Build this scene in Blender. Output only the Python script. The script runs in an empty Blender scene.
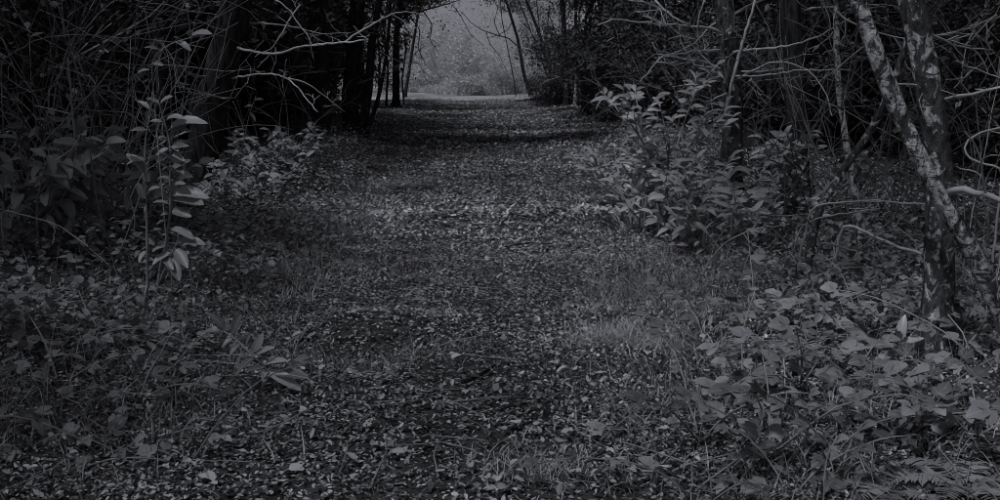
import bpy, math, random
import numpy as np

# ------------------------------------------------------------------ camera, sky, sun, exposure
scene = bpy.context.scene
C = scene.collection
R = math.radians
CAM_H, FPX, PITCH = 1.5, 1072.0, 9.43
cam = bpy.data.cameras.new('camera'); cam.sensor_width = 36.0; cam.lens = 36.0 * FPX / 1000.0
cam.clip_start = 0.05; cam.clip_end = 2000
camo = bpy.data.objects.new('camera', cam); C.objects.link(camo)
camo.location = (0, 0, CAM_H); camo.rotation_euler = (R(90 - PITCH), 0, 0)
scene.camera = camo

SUN_EL, SUN_AZ = 57.0, -140.0          # azimuth measured from +y (down the path) towards +x
w = bpy.data.worlds.new('World'); scene.world = w; w.use_nodes = True
nt = w.node_tree; nt.nodes.clear()
sky = nt.nodes.new('ShaderNodeTexSky'); sky.sky_type = 'NISHITA'; sky.sun_disc = False
sky.sun_elevation = R(SUN_EL); sky.sun_rotation = R(SUN_AZ); sky.air_density = 1.0; sky.dust_density = 1.0
bw = nt.nodes.new('ShaderNodeRGBToBW')
tint = nt.nodes.new('ShaderNodeMix'); tint.data_type = 'RGBA'; tint.blend_type = 'MULTIPLY'
tint.inputs[0].default_value = 1.0; tint.inputs[7].default_value = (0.87, 0.895, 1.0, 1)
bg = nt.nodes.new('ShaderNodeBackground'); bg.inputs[1].default_value = 0.07
wo = nt.nodes.new('ShaderNodeOutputWorld')
nt.links.new(sky.outputs[0], bw.inputs[0]); nt.links.new(bw.outputs[0], tint.inputs[6])
nt.links.new(tint.outputs[2], bg.inputs[0]); nt.links.new(bg.outputs[0], wo.inputs[0])

sl = bpy.data.lights.new('sun', 'SUN'); sl.energy = 3.0; sl.angle = R(10); sl.color = (0.88, 0.90, 1.0)
so = bpy.data.objects.new('sun', sl); C.objects.link(so)
so.rotation_euler = (R(90 - SUN_EL), 0, R(180 - SUN_AZ)); so.location = (0, 0, 30)

scene.view_settings.view_transform = 'Standard'; scene.view_settings.look = 'None'
scene.view_settings.gamma = 1.0; scene.view_settings.use_curve_mapping = False
scene.view_settings.exposure = -0.84
scene.render.engine = 'CYCLES'
scene.cycles.filter_width = 0.9; scene.cycles.max_bounces = 6; scene.cycles.diffuse_bounces = 2; scene.cycles.glossy_bounces = 2
scene.cycles.transmission_bounces = 3; scene.cycles.transparent_max_bounces = 4

# ------------------------------------------------------------------ pixel <-> place helpers (photograph pixels, 1000 x 500)
_a = R(90 - PITCH); CA, SA = math.cos(_a), math.sin(_a)
def ray(px, py):
    u, v = (px - 500) / FPX, (250 - py) / FPX
    return np.array([u, v * CA + SA, v * SA - CA])
def P(px, py, y):
    d = ray(px, py); return np.array([0, 0, CAM_H]) + d * (y / d[1])

PATH_Y = np.array([0, 3.8, 9, 16.4, 30, 48, 60, 300.]); PATH_X = np.array([-.35, -.2, .17, .05, -.5, -1.3, -1.8, -1.8])
def xc(y): return np.interp(y, PATH_Y, PATH_X)
def sstep(a, b, x): t = np.clip((x - a) / (b - a), 0, 1); return t * t * (3 - 2 * t)
_rs = np.random.default_rng(5)
_KS = [(_rs.normal(size=2) * f, _rs.uniform(0, 6.28), amp) for f, amp, n in ((.25, .05, 5), (.9, .018, 7), (2.6, .009, 9), (6.5, .004, 9)) for _ in range(n)]
def gz(x, y):
    x = np.asarray(x, float); y = np.asarray(y, float)
    u = np.abs(x - xc(y)); z = 0
    for k, ph, amp in _KS: z = z + amp * np.sin(k[0] * x + k[1] * y + ph)
    off = sstep(.8, 3.2, u)
    z = z * (.30 + .9 * off) * sstep(300, 30, np.hypot(x, y)) + off * .07 + sstep(4, 9, u) * .12
    z = z - .10 * np.exp(-(((x + .72) / .25) ** 2 + ((y - 5.55) / .30) ** 2)) + .09 * np.exp(-(((x + .70) / .45) ** 2 + ((y - 6.1) / .25) ** 2))
    z = z + .05 * np.exp(-(((y - 11.4) / .30) ** 2)) * sstep(2.2, .6, u)
    z = z + .07 * np.exp(-(((x - .62) / .35) ** 2 + ((y - 6.1) / .3) ** 2))
    return z
def G(px, py):
    d = ray(px, py); t = CAM_H / -d[2]
    for _ in range(6):
        p = np.array([0, 0, CAM_H]) + d * t
        t = (CAM_H - float(gz(p[0], p[1]))) / -d[2]
    return np.array([0, 0, CAM_H]) + d * t

# ------------------------------------------------------------------ materials (a black-and-white photograph: neutral greys)
def mat(name, lo, hi, rough=.6, spec=.3, source='attr', transl=0.0, noise=None, bump=0.0, vein=0):
    m = bpy.data.materials.new(name); m.use_nodes = True; t = m.node_tree; t.nodes.clear(); N = t.nodes.new; L = t.links.new
    out = N('ShaderNodeOutputMaterial'); pr = N('ShaderNodeBsdfPrincipled')
    pr.inputs['Roughness'].default_value = rough; pr.inputs['Specular IOR Level'].default_value = spec
    if source == 'attr':
        a = N('ShaderNodeAttribute'); a.attribute_name = 'rnd'; fac = a.outputs['Fac']
    elif source == 'object':
        a = N('ShaderNodeObjectInfo'); fac = a.outputs['Random']
    else:
        fac = None
    tc = N('ShaderNodeTexCoord')
    if noise:
        sc, det, wgt = noise
        nz = N('ShaderNodeTexNoise'); nz.inputs['Scale'].default_value = 1; nz.inputs['Detail'].default_value = det
        mp = N('ShaderNodeMapping'); mp.inputs['Scale'].default_value = sc
        L(tc.outputs['Object'], mp.inputs[0]); L(mp.outputs[0], nz.inputs['Vector'])
        mr = N('ShaderNodeMapRange'); mr.inputs[1].default_value = .32; mr.inputs[2].default_value = .68
        L(nz.outputs['Fac'], mr.inputs[0])
        if fac is None: fac = mr.outputs[0]
        else:
            mx = N('ShaderNodeMix'); mx.inputs[0].default_value = wgt; L(fac, mx.inputs[2]); L(mr.outputs[0], mx.inputs[3]); fac = mx.outputs[0]
        if bump:
            b = N('ShaderNodeBump'); b.inputs['Strength'].default_value = bump; b.inputs['Distance'].default_value = .02
            L(nz.outputs['Fac'], b.inputs['Height']); L(b.outputs[0], pr.inputs['Normal'])
    cr = N('ShaderNodeMix'); cr.data_type = 'RGBA'
    cr.inputs[6].default_value = (lo, lo, lo, 1); cr.inputs[7].default_value = (hi, hi, hi, 1)
    if fac is not None: L(fac, cr.inputs[0])
    col = cr.outputs[2]
    if vein:                                            # pale midrib and side veins of a leaf blade
        uv = N('ShaderNodeUVMap'); sx = N('ShaderNodeSeparateXYZ'); L(uv.outputs[0], sx.inputs[0])
        def M(op, a, b=None, c=None):
            n = N('ShaderNodeMath'); n.operation = op
            for i, v in enumerate((a, b, c)):
                if v is None: continue
                if isinstance(v, (int, float)): n.inputs[i].default_value = v
                else: L(v, n.inputs[i])
            return n.outputs[0]
        au = M('ABSOLUTE', M('SUBTRACT', sx.outputs[0], .5))
        mid = M('LESS_THAN', au, .035)
        sv = M('GREATER_THAN', M('SINE', M('MULTIPLY', M('SUBTRACT', sx.outputs[1], M('MULTIPLY', au, .45)), 62.)), .86)
        f = M('MINIMUM', M('ADD', M('MULTIPLY', mid, .5 * vein), M('MULTIPLY', sv, .2 * vein)), 1.0)
        vm = N('ShaderNodeMix'); vm.data_type = 'RGBA'; L(f, vm.inputs[0]); L(col, vm.inputs[6])
        vm.inputs[7].default_value = (min(hi * 1.5, .85),) * 3 + (1,); col = vm.outputs[2]
    L(col, pr.inputs['Base Color'])
    if transl > 0:
        tr = N('ShaderNodeBsdfTranslucent'); L(col, tr.inputs['Color'])
        ms = N('ShaderNodeMixShader'); ms.inputs[0].default_value = transl
        L(pr.outputs[0], ms.inputs[1]); L(tr.outputs[0], ms.inputs[2]); L(ms.outputs[0], out.inputs[0])
    else: L(pr.outputs[0], out.inputs[0])
    return m

MAT = dict(
    bark=mat('dark_bark', .006, .055, .9, .15, None, noise=((22, 22, 5), 6, 1), bump=1.0),
    grey_bark=mat('grey_bark', .02, .17, .9, .15, None, noise=((16, 16, 9), 6, 1), bump=.8),
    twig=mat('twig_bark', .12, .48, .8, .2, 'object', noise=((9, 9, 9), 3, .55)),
    dim_twig=mat('twig_bark_painted_shade', .04, .24, .8, .2, 'object', noise=((9, 9, 9), 3, .55)),  # darker copy of the twig bark, the thicket's shade painted into its colour
    pale_twig=mat('pale_dead_wood', .30, .58, .8, .2, 'object', noise=((14, 14, 14), 4, .6)),
    far_bark=mat('shaded_bark', .03, .12, .9, .1, 'object', noise=((14, 14, 4), 4, .6)),
    crown=mat('tree_leaves', .04, .17, .55, .3, 'attr', .35),
    evergreen=mat('evergreen_leaves', .02, .10, .45, .45, 'attr', .1),
    pale_crown=mat('willow_leaves', .35, .9, .6, .2, 'attr', .3),  # leaf tone kept very pale: glare and haze of the clearing painted in
    laurel=mat('laurel_leaf', .17, .54, .36, .5, 'object', .2, vein=.8),
    laurel_dark=mat('shade_toned_laurel_leaf', .16, .42, .42, .5, 'object', .10, vein=.8),  # darker copy of the laurel leaf; shade of the dim bushes in its colour
    bramble=mat('bramble_leaf', .08, .36, .5, .4, 'object', .12, vein=.45),
    herb=mat('verge_herb_leaves', .05, .44, .5, .4, 'attr', .12),
    fern=mat('fern_frond', .2, .4, .6, .25, 'object', .2),
    litter=mat('leaf_litter', .045, .72, .65, .3, 'attr', .05),
    fallen=mat('fallen_leaf', .45, .70, .6, .3, 'object', .05, vein=.8),
    grass=mat('grass_blades', .05, .66, .6, .3, 'attr', .2),
    pale_grass=mat('dry_grass', .45, .75, .6, .3, 'attr', .15),
    soil=mat('forest_soil', .025, .10, .95, .1, None, noise=((11, 11, 11), 8, 1), bump=1.0),
    track=mat('pale_sandy_track', .3, .5, .95, .1, None, noise=((.8, .8, .8), 6, 1), bump=.3),
    meadow=mat('short_meadow', .16, .42, .95, .1, None, noise=((2.5, 2.5, 2.5), 8, 1), bump=.6),
)

def birch_material(t0=.47, name='birch_bark'):
    m = bpy.data.materials.new(name); m.use_nodes = True; t = m.node_tree; N = t.nodes.new; L = t.links.new
    pr = t.nodes['Principled BSDF']; pr.inputs['Roughness'].default_value = .75; pr.inputs['Specular IOR Level'].default_value = .2
    tc = N('ShaderNodeTexCoord')
    def nz(scale, det, rough=.55, dist=0.):
        mp = N('ShaderNodeMapping'); mp.inputs['Scale'].default_value = scale; L(tc.outputs['Object'], mp.inputs[0])
        n = N('ShaderNodeTexNoise'); n.inputs['Scale'].default_value = 1; n.inputs['Detail'].default_value = det
        n.inputs['Roughness'].default_value = rough; n.inputs['Distortion'].default_value = dist; L(mp.outputs[0], n.inputs['Vector']); return n.outputs['Fac']
    def ramp(f, a, b):
        r = N('ShaderNodeMapRange'); r.inputs[1].default_value = a; r.inputs[2].default_value = b; L(f, r.inputs[0]); return r.outputs[0]
    def mul(a, b):
        n = N('ShaderNodeMath'); n.operation = 'MULTIPLY'; L(a, n.inputs[0]); L(b, n.inputs[1]); return n.outputs[0]
    patch = ramp(nz((15, 15, 10), 6, .68, .8), t0, t0 + .045)          # pale sheets of bark
    crack = ramp(nz((8, 8, 34), 3, .6), .66, .58)              # horizontal lenticels and cracks
    f = mul(mul(patch, crack), ramp(nz((34, 34, 22), 4, .7), .36, .46))
    c = N('ShaderNodeMix'); c.data_type = 'RGBA'; L(f, c.inputs[0])
    fine = ramp(nz((30, 30, 14), 5), .3, .7)
    d = N('ShaderNodeMix'); d.data_type = 'RGBA'; d.inputs[6].default_value = (.015,) * 3 + (1,); d.inputs[7].default_value = (.11,) * 3 + (1,); L(fine, d.inputs[0])
    e = N('ShaderNodeMix'); e.data_type = 'RGBA'; e.inputs[6].default_value = (.28,) * 3 + (1,); e.inputs[7].default_value = (.74,) * 3 + (1,); L(fine, e.inputs[0])
    L(d.outputs[2], c.inputs[6]); L(e.outputs[2], c.inputs[7]); L(c.outputs[2], pr.inputs['Base Color'])
    b = N('ShaderNodeBump'); b.inputs['Strength'].default_value = .8; b.inputs['Distance'].default_value = .012
    ad = N('ShaderNodeMath'); ad.operation = 'ADD'; L(f, ad.inputs[0]); L(fine, ad.inputs[1]); L(ad.outputs[0], b.inputs['Height']); L(b.outputs[0], pr.inputs['Normal'])
    return m
MAT['lichen_bark'] = birch_material(.575, 'lichen_bark'); MAT['birch'] = birch_material(.455); MAT['dark_birch'] = birch_material(.53, 'rough_birch_bark')

# ------------------------------------------------------------------ mesh building
class MB:
    def __init__(s): s.v = []; s.f = []; s.a = []; s.n = 0
    def add(s, v, f, a=None):
        v = np.asarray(v, np.float32); f = np.asarray(f, np.int64)
        s.v.append(v); s.f.append(f + s.n); s.n += len(v)
        s.a.append(np.full(len(f), .5, np.float32) if a is None else np.broadcast_to(np.asarray(a, np.float32), (len(f),)))
    def mesh(s, name, m, smooth=True, uv=None):
        me = bpy.data.meshes.new(name)
        v = np.concatenate(s.v); me.vertices.add(len(v)); me.vertices.foreach_set('co', v.ravel())
        idx = np.concatenate([f.ravel() for f in s.f]); cnt = np.concatenate([np.full(len(f), f.shape[1]) for f in s.f])
        me.loops.add(len(idx)); me.loops.foreach_set('vertex_index', idx.astype(np.int32))
        me.polygons.add(len(cnt)); st = np.concatenate([[0], np.cumsum(cnt)[:-1]])
        me.polygons.foreach_set('loop_start', st.astype(np.int32)); me.polygons.foreach_set('loop_total', cnt.astype(np.int32))
        at = me.attributes.new('rnd', 'FLOAT', 'FACE'); at.data.foreach_set('value', np.concatenate(s.a))
        if uv is not None:
            ul = me.uv_layers.new(name='UVMap'); ul.data.foreach_set('uv', np.asarray(uv, np.float32)[idx].ravel())
        me.update(calc_edges=True); me.validate()
        if smooth: me.polygons.foreach_set('use_smooth', np.ones(len(cnt), bool))
        me.materials.append(m); return me

def tube(mb, pts, rad, sides=6, knob=0., rng=None, cap=True):
    pts = np.asarray(pts, float); n = len(pts); rad = np.broadcast_to(np.asarray(rad, float), (n,))
    tg = np.gradient(pts, axis=0); tg /= np.linalg.norm(tg, axis=1)[:, None] + 1e-9
    ref = np.array([0.31, .95, .05]) if abs(tg[:, 2]).mean() > .6 else np.array([.05, .1, .99])
    a = np.cross(tg, ref); a /= np.linalg.norm(a, axis=1)[:, None] + 1e-9; b = np.cross(tg, a)
    th = np.linspace(0, 2 * np.pi, sides, endpoint=False)
    rr = np.repeat(rad[:, None], sides, 1)
    if knob:
        s = np.arange(n)[:, None]; ph = rng.uniform(0, 6.28, 6)
        rr = rr * (1 + knob * (np.sin(2 * th[None] + .5 * s + ph[0]) * .5 + np.sin(3 * th[None] - .83 * s + ph[1]) * .5 + np.sin(5 * th[None] + 1.9 * s + ph[2]) * .3 + rng.normal(0, .35, rr.shape)))
    ring = pts[:, None] + rr[..., None] * (np.cos(th)[None, :, None] * a[:, None] + np.sin(th)[None, :, None] * b[:, None])
    v = ring.reshape(-1, 3)
    i = np.arange(n - 1)[:, None] * sides; j = np.arange(sides)[None]; k = (j + 1) % sides
    f = np.stack([i + j, i + k, i + sides + k, i + sides + j], -1).reshape(-1, 4)
    mb.add(v, f)
    if cap:
        for e, o in ((0, 1), (n - 1, 0)):
            c = np.arange(sides) + e * sides
            base = mb.n - len(v)
            mb.f.append((c[::-1] if o else c)[None] + base); mb.a.append(np.full(1, .5, np.float32))

def resample(pts, step):
    pts = np.asarray(pts, float)
    d = np.concatenate([[0], np.cumsum(np.linalg.norm(np.diff(pts, axis=0), axis=1))])
    n = max(3, int(d[-1] / step) + 1); s = np.linspace(0, d[-1], n)
    # Catmull-like smoothing by blending linear interpolation with a moving average
    q = np.stack([np.interp(s, d, pts[:, k]) for k in range(3)], 1)
    for _ in range(2): q[1:-1] = .25 * q[:-2] + .5 * q[1:-1] + .25 * q[2:]
    return q, s / d[-1]

def grow(p, d, length, n, wander, up, rng):
    p = np.array(p, float); d = np.array(d, float); d /= np.linalg.norm(d); pts = [p.copy()]
    for _ in range(n):
        d = d + rng.normal(0, wander, 3); d[2] += up; d /= np.linalg.norm(d)
        p = p + d * length / n; pts.append(p.copy())
    return np.array(pts)

def obj(name, me, parent=None, loc=None):
    o = bpy.data.objects.new(name, me); C.objects.link(o)
    if parent is not None: o.parent = parent
    if loc is not None: o.location = loc
    return o
def tag(o, label, cat=None, group=None, kind=None):
    o['label'] = label
    if cat: o['category'] = cat
    if group: o['group'] = group
    if kind: o['kind'] = kind
    return o
def thing(name, loc, label, cat, group=None, rz=0.):
    o = obj(name, None, None, loc); o.rotation_euler.z = rz; o.empty_display_size = .2
    return tag(o, label, cat, group)
def copy_tree(o, parent=None):
    c = o.copy(); C.objects.link(c); c.parent = parent
    for ch in o.children: copy_tree(ch, c)
    return c
def rotm(yaw, pitch, roll):
    """local +Y = leaf axis; yaw about z, pitch lifts the tip, roll about the axis; arrays allowed"""
    cy, sy, cp, sp, cr, sr = np.cos(yaw), np.sin(yaw), np.cos(pitch), np.sin(pitch), np.cos(roll), np.sin(roll)
    z = np.zeros_like(cy * cp * cr)
    Rz = np.stack([np.stack([cy, -sy, z], -1), np.stack([sy, cy, z], -1), np.stack([z, z, z + 1], -1)], -2)
    Rx = np.stack([np.stack([z + 1, z, z], -1), np.stack([z, cp, -sp], -1), np.stack([z, sp, cp], -1)], -2)
    Ry = np.stack([np.stack([cr, z, sr], -1), np.stack([z, z + 1, z], -1), np.stack([-sr, z, cr], -1)], -2)
    return Rz @ Rx @ Ry
def scatter(mb, tmpl, faces, pos, M, size, rnd):
    n = len(pos); t = np.asarray(tmpl, float)
    t = t if t.ndim == 3 else np.broadcast_to(t, (n,) + t.shape)
    s = np.asarray(size, float).reshape(n, -1)
    v = np.einsum('nij,nkj->nki', M, t * (s[:, None, :] if s.shape[1] == 3 else s[:, :, None])) + pos[:, None]
    k = t.shape[1]
    for fc in faces:
        fc = np.asarray(fc); f = (np.arange(n)[:, None, None] * k + fc[None]).reshape(-1, fc.shape[1])
        if fc is faces[0] or fc is np.asarray(faces[0]): pass
        mb.f.append(f + mb.n); mb.a.append(np.repeat(np.asarray(rnd, np.float32), len(fc)))
    mb.v.append(v.reshape(-1, 3).astype(np.float32)); mb.n += n * k

# leaf templates, axis +Y, unit length
LEAF4 = np.array([[0, 0, 0], [.26, .45, .05], [0, 1, -.06], [-.26, .45, .05]]); LEAF4_F = [np.array([[0, 1, 2, 3]])]
def leaf6(fold, curl, wid):
    n = len(fold); t = np.zeros((n, 6, 3))
    t[:, 1] = np.stack([wid, np.full(n, .30), fold], 1); t[:, 2] = np.stack([wid * .85, np.full(n, .68), fold * .8 + curl * .4], 1)
    t[:, 3] = np.stack([np.zeros(n), np.ones(n), curl], 1)
    t[:, 4] = t[:, 2] * [-1, 1, 1]; t[:, 5] = t[:, 1] * [-1, 1, 1]; return t
LEAF6_F = [np.array([[0, 1, 2, 3], [0, 3, 4, 5]])]

def blade_leaf(name, m, L=1., W=.36, droop=.25, fold=.12, n=6, petiole=.08, power=.85, wave=0., serr=0.):
    """one leaf blade with midrib crease, bent along its length; unit length along +Y"""
    mb = MB(); t = .5 - .5 * np.cos(np.pi * np.linspace(0, 1, n + 1))
    w = W * .5 * np.sin(np.pi * np.clip(t, .0, 1) ** power) ** .6; w[0] = .012; w[-1] = .008
    zz = -droop * t ** 2
    v = []; uv = []
    for i in range(n + 1):
        y = petiole + (1 - petiole) * t[i]; s = 1 + (serr if i % 2 else -serr)
        v += [(-w[i] * s, y, zz[i] + fold * w[i] * 2 + wave * math.sin(i * 2.1)), (0, y, zz[i]), (w[i] * s, y, zz[i] + fold * w[i] * 2 - wave * math.sin(i * 1.7))]
        uv += [(.5 - w[i] / W, t[i]), (.5, t[i]), (.5 + w[i] / W, t[i])]
    f = []
    for i in range(n): f += [(3 * i, 3 * i + 1, 3 * i + 4, 3 * i + 3), (3 * i + 1, 3 * i + 2, 3 * i + 5, 3 * i + 4)]
    k = len(v); v += [(-.011, 0, .004), (.011, 0, .004), (0, 0, -.012)]; uv += [(.5, 0)] * 3
    f += [(k, k + 1, 2, 0), (k + 1, k + 2, 1, 2), (k + 2, k, 0, 1)]
    mb.add(v, f); return mb.mesh(name, m, uv=uv)
def trefoil(name, m, rng):
    """bramble leaf: three toothed leaflets on one stalk"""
    mb = MB(); uvs = []
    for ang, off, sc in ((0, .42, .62), (1.15, .36, .50), (-1.15, .36, .50)):
        n = 6; t = .5 - .5 * np.cos(np.pi * np.linspace(0, 1, n + 1)); w = .45 * np.sin(np.pi * t ** .68) ** .6; w[0] = .02; w[-1] = .01
        dr = rng.uniform(.15, .4); v = []
        for i in range(n + 1):
            s = 1 + (.06 if i % 2 else -.05); z = -dr * t[i] ** 2 + .03 * math.sin(3 * t[i])
            v += [(-w[i] * s, t[i], z + w[i] * .22), (0, t[i], z), (w[i] * s, t[i], z + w[i] * .22)]; uvs += [(.5 - w[i], t[i]), (.5, t[i]), (.5 + w[i], t[i])]
        v = np.array(v) * sc; c, s_ = math.cos(ang), math.sin(ang)
        v = np.stack([v[:, 0] * c - v[:, 1] * s_, v[:, 0] * s_ + v[:, 1] * c + off, v[:, 2]], 1)
        f = []
        for i in range(n): f += [(3 * i, 3 * i + 1, 3 * i + 4, 3 * i + 3), (3 * i + 1, 3 * i + 2, 3 * i + 5, 3 * i + 4)]
        mb.add(v, f)
    mb.add([(-.012, 0, 0), (.012, 0, 0), (.012, .44, .0), (-.012, .44, .0)], [(0, 1, 2, 3)]); uvs += [(.5, 0)] * 4
    return mb.mesh(name, m, uv=uvs)

rg = np.random.default_rng(11)
LAUREL = [blade_leaf('laurel_leaf', MAT['laurel'], W=rg.uniform(.34, .46), droop=d, fold=f, wave=.01) for d, f in ((.12, .2), (.28, .15), (.42, .25), (.05, .3), (.5, .1))]
LAUREL_D = [blade_leaf('shade_toned_laurel_leaf', MAT['laurel_dark'], W=rg.uniform(.40, .54), droop=d, fold=f, wave=.012) for d, f in ((.15, .2), (.3, .15), (.5, .25), (.4, .3))]
SLIM = [blade_leaf('slim_laurel_leaf', MAT['laurel_dark'], W=rg.uniform(.34, .46), droop=d, fold=f, wave=.02) for d, f in ((.1, .3), (.2, .2), (.3, .35), (.05, .4))]
BRAMBLE = [trefoil('bramble_leaf', MAT['bramble'], rg) for _ in range(5)]
FALLEN = [blade_leaf('fallen_leaf', MAT['fallen'], W=wd, droop=d, fold=f, wave=.04, petiole=.2, power=p) for wd, d, f, p in ((.55, -.15, .25, .75), (.62, .1, .3, .7), (.45, -.2, .4, .8), (.7, .05, .15, .7))]

def put_leaf(meshes, parent, pos, yaw, pitch, roll, size, rng, name='leaf'):
    o = bpy.data.objects.new(name, meshes[rng.integers(len(meshes))]); C.objects.link(o); o.parent = parent
    M = rotm(np.float64(yaw), np.float64(pitch), np.float64(roll))
    import mathutils
    m4 = mathutils.Matrix(M.tolist()).to_4x4() @ mathutils.Matrix.Diagonal((size, size, size, 1)); m4.translation = pos
    o.matrix_basis = m4; return o

def put_leaf_axis(meshes, parent, p0, ax, rng, name='leaf', face=.48):
    """a leaf from p0 along ax, its upper face turned up and out to the open path"""
    import mathutils
    L_ = float(np.linalg.norm(ax)); y = ax / L_; n = np.array([rng.normal(0, .3), -face, .9]) + rng.normal(0, .12, 3); n = n - y * n.dot(y); n /= np.linalg.norm(n); x = np.cross(y, n)
    o = bpy.data.objects.new(name, meshes[rng.integers(len(meshes))]); C.objects.link(o); o.parent = parent
    m4 = mathutils.Matrix(np.stack([x, y, n], 1).tolist()).to_4x4() @ mathutils.Matrix.Diagonal((L_, L_, L_, 1)); m4.translation = p0; o.matrix_basis = m4; return o

# ------------------------------------------------------------------ ground, track
def ground():
    def axis(near, far, lo, hi, step):
        a = np.arange(-near, near + 1e-6, step); g = []; d = near; s = step
        while d < far: s *= 1.22; d += s; g.append(d)
        g = np.array(g); return np.concatenate([-g[::-1], a, g])
    xs = axis(4.5, 260, 0, 0, .06)
    ys = [-30, -22, -15, -10, -7, -5, -3, -1, 0, 1, 2, 2.6]; y = 3.0; s = .06
    while y < 320: ys.append(y); s *= 1.0 if y < 10 else 1.03; y += s
    ys = np.array(ys); X, Y = np.meshgrid(xs, ys); Z = gz(X, Y)
    nx, ny = len(xs), len(ys); i = np.arange(ny - 1)[:, None] * nx; j = np.arange(nx - 1)[None]
    f = np.stack([i + j, i + j + 1, i + nx + j + 1, i + nx + j], -1).reshape(-1, 4)
    mb = MB(); mb.add(np.stack([X, Y, Z], -1).reshape(-1, 3), f)
    o = obj('ground', mb.mesh('ground', MAT['soil'])); tag(o, 'dark bare soil of the woodland floor', kind='structure')
def sheet(name, x0, x1, yfun0, yfun1, m, lift, label, nx=60, ny=8):
    xs = np.linspace(x0, x1, nx); X = np.repeat(xs[None], ny, 0); t = np.linspace(0, 1, ny)[:, None]
    Y = yfun0(xs)[None] * (1 - t) + yfun1(xs)[None] * t; Z = gz(X, Y) + lift
    i = np.arange(ny - 1)[:, None] * nx; j = np.arange(nx - 1)[None]
    f = np.stack([i + j, i + j + 1, i + nx + j + 1, i + nx + j], -1).reshape(-1, 4)
    mb = MB(); mb.add(np.stack([X, Y, Z], -1).reshape(-1, 3), f)
    tag(obj(name, mb.mesh(name, m)), label, kind='structure')
ground()
sheet('meadow', -60, 60, lambda x: 57 + 0 * x, lambda x: 200 + 0 * x, MAT['meadow'], .06, 'pale open ground of the clearing', 80, 60)
sheet('sandy_track', -50, 50, lambda x: 53.5 + 1.2 * np.sin(x * .15 + 1) - .05 * x, lambda x: 64 + 1.5 * np.sin(x * .11) + .1 * x, MAT['track'], .09, 'pale sandy track crossing the clearing at the end of the path', 80, 14)

# ------------------------------------------------------------------ leaf litter and grass (nobody could count these)
def litter():
    rng = np.random.default_rng(21); mb = MB()
    def batch(n, y0, y1, half, smin, smax, keep, tilt=.35, zmax=.025, lo=0., hi=1.):
        y = rng.uniform(y0, y1, n); x = xc(y) + rng.uniform(-half, half, n); u = np.abs(x - xc(y))
        k = rng.uniform(size=n) < keep(u, y); x, y, u = x[k], y[k], u[k]; dr = .5 + .5 * np.sin(2.2 * x + 1.7 * np.sin(1.9 * y)) * np.sin(2.9 * y + 1.3 * np.sin(2.4 * x)); k = rng.uniform(size=len(x)) < .4 + .75 * dr; x, y, u = x[k], y[k], u[k]; n = len(x)
        pos = np.stack([x, y, gz(x, y) + rng.uniform(.002, zmax, n)], 1)
        M = rotm(rng.uniform(0, 6.28, n), rng.normal(0, tilt, n), rng.normal(0, tilt, n))
        t = leaf6(rng.normal(.06, .10, n), rng.normal(0, .15, n), rng.uniform(.16, .34, n))
        c = np.clip(rng.beta(.75, 1.0, n) * (hi - lo) + lo, 0, 1)
        c = c * np.clip(1.0 + .45 * np.sin(5.1 * x + 1.9 * np.sin(3.7 * y)) * np.sin(4.3 * y + 1.5 * np.sin(5.9 * x)) + rng.normal(0, .12, n), .35, 1.3)     # dry and damp patches
        scatter(mb, t, LEAF6_F, pos, M, (smin + (smax * 1.25 - smin) * rng.beta(1.2, 2.2, n))[:, None], c)
    core = lambda u, y: 1 - .4 * sstep(1.0, 2.2, u)
    batch(250000, 3.2, 9.5, 4.2, .012, .029, core, .33, .03)
    batch(6000, 3.2, 9.5, 4.2, .03, .048, core, .4, .035)
    batch(135000, 9.5, 20, 4.6, .022, .05, core, .36, .035)
    batch(75000, 20, 54, 5.2, .045, .085, lambda u, y: 1 - .6 * sstep(2.5, 4.5, u))
    band = lambda u, y: np.exp(-((y - 11.35) / .18) ** 2) * sstep(2.0, 1.2, u)
    batch(9000, 10.9, 11.8, 2.0, .04, .08, band, .4, .05, .35, 1.)
    # deeper drift under the trees at both sides
    for s in (-1, 1):
        n = 34000; y = rng.uniform(4, 26, n); x = xc(y) + s * rng.uniform(3.5, 11, n)
        pos = np.stack([x, y, gz(x, y) + rng.uniform(.002, .03, n)], 1)
        M = rotm(rng.uniform(0, 6.28, n), rng.normal(0, .35, n), rng.normal(0, .35, n))
        scatter(mb, leaf6(rng.normal(.06, .1, n), rng.normal(0, .15, n), rng.uniform(.16, .32, n)), LEAF6_F, pos, M, rng.uniform(.04, .09, n)[:, None], np.clip(rng.beta(1.2, 2.2, n), 0, 1))
    tag(obj('leaf_litter', mb.mesh('leaf_litter', MAT['litter'], smooth=False)), 'carpet of small fallen leaves covering the path and wood floor', 'leaves', kind='stuff')
litter()

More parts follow.
